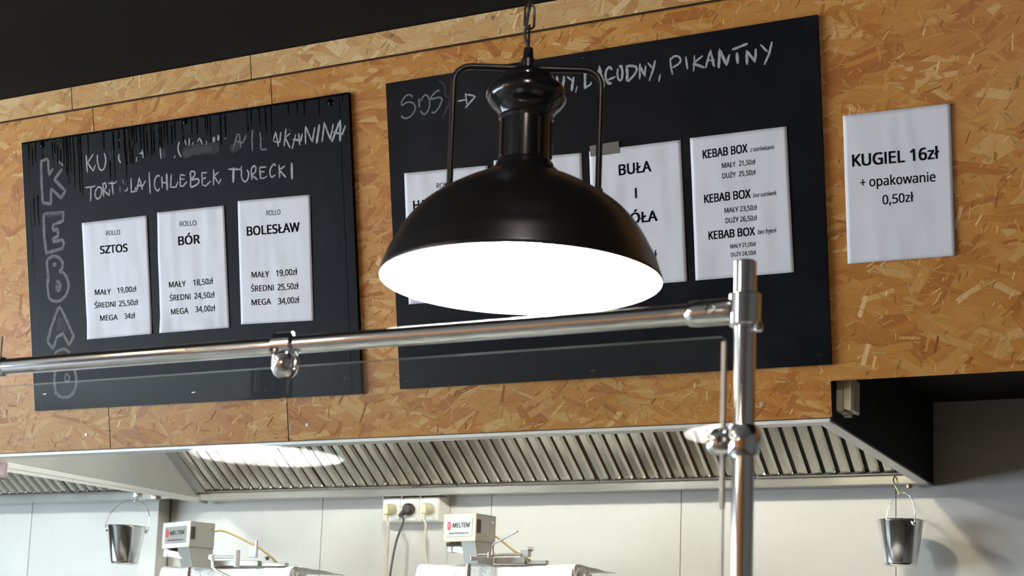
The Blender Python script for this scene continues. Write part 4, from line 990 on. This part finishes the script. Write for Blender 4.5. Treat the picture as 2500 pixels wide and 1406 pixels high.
def plug(ix, mat, cmat, path, label, r=0.0036):
    x = sx0+(ix+0.5)*pw; y = SY-sd-0.005; z = (sz0+sz1)/2
    t = thing('power_plug', label, 'power plug', (x, y, z), 'plugs in the triple socket')
    m = MB()
    if ix != 1:
        m.lathe([(0.0178, 0.0), (0.0180, 0.010), (0.0165, 0.020), (0.011, 0.028), (0.0, 0.030)], (x, y, z), 32, ax=(EX, EZ, -EY))
        m.frame_box(Vector((x, y, z)), EX, -EY, EZ, (-0.011, 0.012, -0.018), (0.009, 0.034, 0.012), 0.004)
        m.lathe([(0.0062, 0.0), (0.0060, 0.008), (0.0048, 0.020), (0.0, 0.021)], (x-0.001, y-0.024, z-0.016), 16, ax=(EX, EY, -EZ))
        st = Vector((x-0.001, y-0.024, z-0.034))
    else:
        m.lathe([(0.0180, 0.0), (0.0184, 0.010), (0.0170, 0.018), (0.012, 0.023), (0.0, 0.024)], (x, y, z), 32, ax=(EX, EZ, -EY))
        d = Vector((-0.8, -0.25, -0.75)).normalized(); e = d.cross(EY).normalized()
        m.lathe([(0.010, 0.0), (0.0085, 0.012), (0.0055, 0.026), (0.0, 0.027)], Vector((x, y-0.013, z))+d*0.008, 16, ax=(e, d.cross(e), d))
        st = Vector((x, y-0.013, z))+d*0.033
    m.build('plug_body', mat, t)
    pts = [st]+[onY(px, py, Y) for px, py, Y in path]
    m = MB(); m.tube(catmull(pts, 8), r, 10); m.build('cord', cmat, t)
plug(0, 'cream', 'cord_white', [(949, 1285, 3.985), (946, 1330, 3.985), (944, 1406, 3.98), (944, 1480, 3.97)], 'cream plug with a pale woven cord, leftmost in the triple socket', 0.0040)
plug(1, 'rubber', 'grey_cable', [(985, 1270, 3.97), (968, 1320, 3.95), (956, 1380, 3.93), (948, 1440, 3.9), (944, 1490, 3.88)], 'black round plug in the middle of the triple socket, its cord slanting left', 0.0036)
plug(2, 'cream', 'cord_white', [(1040, 1285, 3.985), (1037, 1330, 3.985), (1043, 1380, 3.97), (1050, 1440, 3.95)], 'cream plug with a pale woven cord, rightmost in the triple socket', 0.0040)

# ------------------------------------------------------------------ small steel buckets on hooks
def make_bucket(px_c, y, zr, bail_dir, apex, ear_drop, label, tilt=0.0):
    c = onY(px_c, 1275, y); c = Vector((c.x, y, zr))
    t = thing('bucket', label, 'bucket', c-EZ*0.115, 'small steel buckets')
    body = [(0.0, -0.1115), (0.036, -0.1125), (0.0395, -0.1145), (0.0412, -0.1125), (0.0418, -0.108), (0.0585, -0.004), (0.0602, -0.002), (0.0615, 0.0005), (0.0600, 0.0020), (0.0584, 0.0005), (0.0570, -0.004), (0.0400, -0.108), (0.0, -0.109)]
    m = MB(); m.lathe(body, c, 56); m.build('body', 'steel_bright', t, sharp=50)
    d = Vector(bail_dir).normalized(); m = MB(); ends = []
    for s in (-1, 1):
        e = c+d*(s*0.0590)-EZ*ear_drop
        m.lathe([(0.0, 0.006), (0.0035, 0.0055), (0.0058, 0.003), (0.0062, 0.0), (0.0045, -0.003)], e, 20, ax=(EZ.cross(d*s), EZ, d*s)); ends.append(e+d*(s*0.004))
    m.build('bail_ear', 'steel_bright', t)
    ap = Vector(apex); pts = []
    a, b = ends
    for i in range(25):
        f = i/24*math.pi; mid = (a+b)/2; hgt = ap.z-mid.z
        off = (ap-mid); off.z = 0
        p = mid+(a-mid)*math.cos(f)*1.05+EZ*(hgt*math.sin(f)**0.85)+off*math.sin(f)
        pts.append(p)
    pts[0] = a-EZ*0.004; pts[-1] = b-EZ*0.004
    m = MB(); m.tube(pts, 0.0013, 8); m.build('bail', 'steel_bright', t)
    return t
# right bucket: hangs from a brass S-hook on the gutter end
hr = onY(2187, 1170, 3.955)
make_bucket(2198, 3.945, 1.919, (0.62, -0.62, 0), (onY(2201, 1196, 3.945).x, 3.945, 1.993), 0.010, 'small steel bucket hanging at the right, near the black hood side')
m = MB()
pa = [onY(2189, 1166, 3.990)+Vector((0, 0.004, -0.004)), onY(2185, 1163, 3.985), onY(2181, 1172, 3.97), onY(2186, 1186, 3.95), onY(2192, 1198, 3.945), onY(2199, 1203, 3.945), onY(2203, 1196, 3.945)]
m.tube(catmull(pa, 5), 0.0017, 8); tag(m.build('s_hook', 'brass', None, pa[0]), 'brass wire hook holding the right bucket at the gutter end', 'hook', 'hooks under the hood')
kb = onY(2217, 1186, 4.02)
m = MB(); m.lathe([(0.0, 0.0), (0.008, 0.0), (0.009, -0.004), (0.007, -0.010), (0.0, -0.011)], Vector((kb.x, 4.035, HZ-0.003)), 20); tag(m.build('hood_bolt', 'brass', None, (kb.x, 4.035, HZ-0.014)), 'dull brass bolt head under the right end of the hood', 'bolt')
# left bucket: hangs from the divider's lower lip
ly = 3.70; lz = HZ-0.017
hl = onY(330, 1222, ly)
make_bucket(310, ly, onY(310, 1286, ly).z, (0.80, 0.60, 0), (hl.x-0.006, ly, lz-0.020), 0.012, 'small steel bucket hanging at the left under the hood divider')
m = MB(); lx = HX0+0.001
m.box((lx-0.010, ly-0.012, lz-0.014), (lx+0.010, ly+0.012, lz), 0.003); m.tube(catmull([(lx, ly, lz-0.012), (lx-0.002, ly, lz-0.020), (lx-0.008, ly-0.002, lz-0.026), (lx-0.016, ly, lz-0.022)], 6), 0.002, 8)
tag(m.build('magnet_hook', 'steel', None, (lx, ly, lz-0.03)), 'square steel hook under the hood divider holding the left bucket', 'hook', 'hooks under the hood')
m = MB(); m.box((HX0-0.012, 3.775, lz-0.012), (HX0+0.012, 3.80, lz+0.002), 0.003); tag(m.build('magnet_holder', 'chrome_dark', None, (HX0, 3.79, lz-0.012)), 'small empty dark magnet under the hood divider, behind the left bucket', 'magnet')

# ------------------------------------------------------------------ kebab grills
m = MB().box((-3.25, 3.35, 0.80), (-0.9, 3.99, 0.84), 0.004)
for x in (-3.2, -0.95):
    for y in (3.4, 3.94): m.box((x-0.02, y-0.02, 0), (x+0.02, y+0.02, 0.80))
m.box((-3.2, 3.4, 0.2), (-0.95, 3.94, 0.22)); tag(m.build('work_table', 'table_steel', None, (-2.07, 3.67, 0)), 'steel work table under the two kebab grills, out of frame', 'table')
def make_grill(label, R0, ang, w, d, zt, zb, post_px, cfg):
    a = math.radians(ang); e1 = Vector((math.cos(a), -math.sin(a), 0)); e2 = Vector((math.sin(a), math.cos(a), 0))   # along the front (to the right), into the depth
    t = thing('kebab_grill', label, 'kebab grill', (R0.x, 3.75, 0.84), 'kebab grills')
    O = Vector((R0.x, R0.y, 0)); fb = lambda lo, hi, bev=0.0, mb=None, mi=0: (mb or MB()).frame_box(O, e1, e2, EZ, lo, hi, bev, mi)
    box = fb((-w, 0, zb), (0, d, zt), 0.0025).build('motor_box', 'steel_box', t)
    fb((-w-0.0006, -0.0012, zb-0.001), (0.0006, 0.0006, zt+0.001), 0.002).build('front_plate', 'front_white' if cfg['white'] else 'front_cream', box)
    # rating plate: grey plate, red emblem, lettering
    px0, px1, pz0, pz1 = -w*0.91, -w*0.10, zb+(zt-zb)*0.17, zt-(zt-zb)*0.17
    pl = fb((px0, -0.0022, pz0), (px1, -0.0010, pz1), 0.0004).build('label_plate', 'plate', box)
    def onplate(x, z, o=0.0027): return O+e1*x+EZ*z-e2*o
    m = MB(); cxp = px0+(px1-px0)*0.115; czp = pz0+(pz1-pz0)*0.60; rx, rz = (px1-px0)*0.075, (pz1-pz0)*0.22
    oval = [(cxp+rx*math.cos(k/24*2*math.pi), czp+rz*math.sin(k/24*2*math.pi)*(1+0.12*abs(math.sin(k/24*2*math.pi)))) for k in range(24)]
    m.prism([onplate(x, z) for x, z in oval][::-1], e2*0.0006)
    m.build('emblem', 'red', pl)
    m = MB()
    def put(txt, x0, x1, z0, cap, bold, o=0.0026):
        vs, fs = glyphs(txt, bold, 0); xs = [v.x for v in vs]; lo, hi = min(xs), max(xs); s = (x1-x0)/(hi-lo)
        m.add([onplate(x0+(v.x-lo)*s, z0+v.y*cap/CAP, o) for v in vs], fs, 0, False)
    put('MELTEM', px0+(px1-px0)*0.26, px0+(px1-px0)*0.90, pz0+(pz1-pz0)*0.50, (pz1-pz0)*0.25, 0.012); put('®', px0+(px1-px0)*0.915, px0+(px1-px0)*0.955, pz0+(pz1-pz0)*0.72, (pz1-pz0)*0.06, 0)
    put('www.meltemgas.com', px0+(px1-px0)*0.13, px0+(px1-px0)*0.87, pz0+(pz1-pz0)*0.15, (pz1-pz0)*0.085, 0.01)
    m.build('lettering', 'ink', pl)
    m = MB(); put('m', cxp-rx*0.6, cxp+rx*0.6, czp-rz*0.35, rz*0.95, 0.0, 0.0031); m.build('emblem_letter', 'plate', pl)
    # rocker switch, screw
    m = fb((0.0, d*0.02+0.002, zt-0.052*(zt-zb)/0.075), (0.004, d*0.2, zt-0.016*(zt-zb)/0.075), 0.0012)
    m.build('switch', 'rubber', box)
    m = MB(); m.lathe([(0.0, 0.0025), (0.003, 0.002), (0.0042, 0.0)], O+e2*(d*0.84)+EZ*(zt-(zt-zb)*0.26), 16, ax=(e2, EZ, e1)); m.build('screw', 'steel_bright', box)
    # gearbox under the motor: tapered on its front edge
    zg = zb-0.058
    m = MB(); m.prism([O+e1*(-0.004)+e2*0.002+EZ*zb, O+e1*(-0.004)+e2*(d-0.001)+EZ*zb, O+e1*(-0.004)+e2*(d-0.001)+EZ*zg, O+e1*(-0.004)+e2*(d*0.22)+EZ*zg], e1*(-w*0.42)); m.build('gear_housing', 'steel_box', t)
    m = MB(); m.prism([O+e1*(-w-0.006)+e2*0.02+EZ*(zb-0.001), O+e1*(-w+0.004)+e2*0.008+EZ*(zb-0.012), O+e1*(-0.03)+e2*0.008+EZ*(zb-0.012), O+e1*(-0.015)+e2*0.02+EZ*(zb-0.001)], e2*0.05); m.build('bottom_tray', 'chrome_dark', t)
    # cross arm with plastic end cap, upright post
    A, B = cfg['arm']; A = onY(*A); B = onY(*B); dr = (B-A).normalized(); sd_ = EZ.cross(dr).normalized(); upv = dr.cross(sd_)
    L = (B-A).length
    m = MB(); m.frame_box(A, dr, sd_, upv, (0, -0.010, -0.0095), (L, 0.010, 0.0095), 0.0012); m.build('cross_arm', 'steel_box', t)
    m = MB(); m.frame_box(A, dr, sd_, upv, (-0.012, -0.012, -0.0115), (0.004, 0.012, 0.0115), 0.002); m.build('end_cap', 'white_plastic', t, label='white plastic end cap')
    p = onY(*post_px); ztop = (A+dr*L*0.8).z-0.006
    m = MB(); m.lathe([(0.0, ztop), (0.0072, ztop), (0.0072, ztop-0.034), (0.0092, ztop-0.036), (0.0092, 0.86), (0.02, 0.845), (0.02, 0.84)], (p.x, p.y, 0), 20); m.build('spit_post', 'steel_bright', t)
    for nm, mt, r, path in cfg['rods']:
        m = MB(); m.tube([onY(*q) for q in path], r, 12); m.build(nm, mt, t)
    for nm, mt, (q0, q1, dep) in cfg['blocks']:
        a_, b_ = onY(*q0), onY(*q1); m = MB(); m.box((min(a_.x, b_.x), a_.y-dep/2, min(a_.z, b_.z)), (max(a_.x, b_.x), a_.y+dep/2, max(a_.z, b_.z)), 0.0012); m.build(nm, mt, t)
    m = MB(); m.tube(catmull([onY(*q) for q in cfg['cable']], 8), 0.0032, 10); m.build('power_cable', 'cord_yellow', t)
    # burner body behind the foil, standing on the table
    fx0, fx1, fy0, fy1, fz = cfg['burner']
    MB().box((fx0, fy0, 0.84), (fx1, fy1, fz), 0.006).build('burner_body', 'steel_grey', t)
    return t
M['steel_box'] = flat('satin_steel', (0.42, 0.415, 0.395, 1), 0.34, 0.65, var=0.05, vscale=10)
M['front_white'] = flat('white_front_sheet', lin(226, 224, 218), 0.4, var=0.02)
M['front_cream'] = flat('cream_front_sheet', lin(206, 188, 168), 0.4, var=0.02)
Y1 = 3.55
grill1 = make_grill('left kebab grill with a white motor box and foil cover, nearest the wall corner', Vector((-2.8015, Y1, 0)), 22, 0.155, 0.084, 1.9045, 1.8300, (462, 1390, 3.60), dict(white=True,
    arm=((413, 1351, 3.60), (476, 1362, 3.585)),
    rods=[('crank_rod', 'steel_bright', 0.0042, [(514, 1360, 3.55), (575, 1360, 3.55)]), ('crank_handle', 'steel_grey', 0.0085, [(579.5, 1343, 3.55), (577.5, 1384, 3.55)]), ('lever', 'steel_bright', 0.0042, [(518, 1357, 3.545), (519, 1384, 3.545), (526, 1392, 3.545), (560, 1408, 3.545), (600, 1428, 3.545)]), ('pin', 'steel_bright', 0.006, [(648, 1363, 3.62), (653, 1363, 3.60)])],
    blocks=[('spacer_bar', 'steel_box', ((525, 1369, 3.66), (634, 1382, 3.66), 0.02)), ('spacer_bar', 'steel_box', ((634, 1374, 3.67), (700, 1383, 3.67), 0.02)), ('clip', 'frosted', ((610, 1334, 3.62), (627, 1361, 3.62), 0.012)), ('clip_pin', 'steel', ((624, 1317, 3.62), (628, 1334, 3.62), 0.006)), ('nut', 'steel_bright', ((512, 1354, 3.552), (522, 1366, 3.552), 0.012))],
    cable=[(524, 1296, 3.62), (546, 1296, 3.63), (580, 1310, 3.63), (612, 1326, 3.63), (632, 1336, 3.63), (660, 1358, 3.65), (682, 1380, 3.68), (700, 1392, 3.72)],
    burner=(-2.90, -2.45, 3.70, 3.92, 1.665)))
grill2 = make_grill('right kebab grill with a cream motor box and foil cover, beside the triple socket', Vector((-1.8643, Y1, 0)), 11, 0.110, 0.086, 1.9130, 1.8400, (1144, 1390, 3.60), dict(white=False,
    arm=((1108, 1339, 3.60), (1172, 1353, 3.585)),
    rods=[('crank_rod', 'steel_bright', 0.0044, [(1168, 1355, 3.55), (1272, 1354, 3.55)]), ('lever', 'steel_bright', 0.0030, [(1203, 1354, 3.545), (1203, 1333, 3.545), (1206, 1327, 3.545), (1263, 1297, 3.535)]), ('pin', 'steel_bright', 0.006, [(1290, 1341, 3.56), (1302, 1341, 3.56)])],
    blocks=[('spacer_bar', 'steel_box', ((1210, 1361, 3.66), (1285, 1376, 3.66), 0.02)), ('spacer_bar', 'steel_box', ((1285, 1368, 3.67), (1336, 1378, 3.67), 0.02)), ('crank_block', 'steel_box', ((1273, 1341, 3.56), (1293, 1360, 3.56), 0.018)), ('nut', 'steel_bright', ((1194, 1347, 3.552), (1207, 1362, 3.552), 0.014)), ('pivot', 'steel_bright', ((1153, 1358, 3.575), (1168, 1369, 3.575), 0.02))],
    cable=[(1210, 1308, 3.61), (1235, 1328, 3.62), (1258, 1346, 3.63), (1285, 1362, 3.64), (1300, 1372, 3.68), (1320, 1384, 3.72)],
    burner=(-2.02, -1.56, 3.70, 3.92, 1.665)))
def make_foil(px0, px1, py, grill, seed):
    """foil draped over the burner: rounded front, crumpled end on the right"""
    Y = 3.70; a = onY(px0, py, Y); b = onY(px1, py, Y); nx, nyp = 46, 18
    vs = []; prof = []
    z0 = (a.z+b.z)/2
    for j in range(nyp+1):
        f = j/nyp
        if f < 0.4: prof.append((Y-0.055+0.012*math.sin(f/0.4*math.pi/2), z0-0.10*(1-f/0.4)-0.012))
        elif f < 0.6:
            q = (f-0.4)/0.2*math.pi/2; prof.append((Y-0.043+0.03*(1-math.cos(q)), z0-0.012+0.012*math.sin(q)))
        else: prof.append((Y-0.013+0.26*(f-0.6)/0.4, z0-0.004*(f-0.6)/0.4))
    for i in range(nx+1):
        s = i/nx
        for j, (y, z) in enumerate(prof):
            x = a.x-0.012+(b.x-a.x+0.012)*s
            n = noise.noise(Vector((x*22, z*26, y*26+seed)))+0.5*noise.noise(Vector((x*60, z*60, y*60+seed)))
            fl = (1-s)*0.03*(z0-z)/0.1
            vs.append(Vector((x-fl*0.6, y+0.0035*n, z+0.0035*n)))
    m = MB(); m.add(vs, [[i*(nyp+1)+j, (i+1)*(nyp+1)+j, (i+1)*(nyp+1)+j+1, i*(nyp+1)+j+1] for i in range(nx) for j in range(nyp)]); o = m.build('foil_cover', 'foil', grill, label='pale foil cover draped over the burner')
    sd = o.modifiers.new('thickness', 'SOLIDIFY'); sd.thickness = 0.0008
    # crumpled tail
    vs = []; seg = 22
    for i in range(13):
        s = i/12; rr = 0.030*(1-0.55*s**2)
        c = Vector((b.x-0.004+0.040*s, Y-0.02, z0-0.036-0.006*s))
        for k in range(seg):
            q = 2*math.pi*k/seg; dirv = Vector((0, math.cos(q), math.sin(q)))
            n = noise.noise(Vector((s*6, math.cos(q)*2.4, math.sin(q)*2.4+seed)))*0.45+noise.noise(Vector((s*14, math.cos(q)*5, math.sin(q)*5+seed)))*0.3
            vs.append(c+dirv*(rr*(1+n))+EX*(0.008*n))
    m = MB(); m.add(vs, [[i*seg+k, i*seg+(k+1) % seg, (i+1)*seg+(k+1) % seg, (i+1)*seg+k] for i in range(12) for k in range(seg)]+[[12*seg+k for k in range(seg)]]); m.build('crumpled_end', 'foil_dull', o, label='crumpled grey end')
M['foil_dull'] = flat('dull_foil', (0.42, 0.41, 0.40, 1), 0.45, 0.7, var=0.2, vscale=60)
make_foil(424, 733, 1384, grill1, 1.0)
make_foil(1048, 1418, 1379, grill2, 4.0)
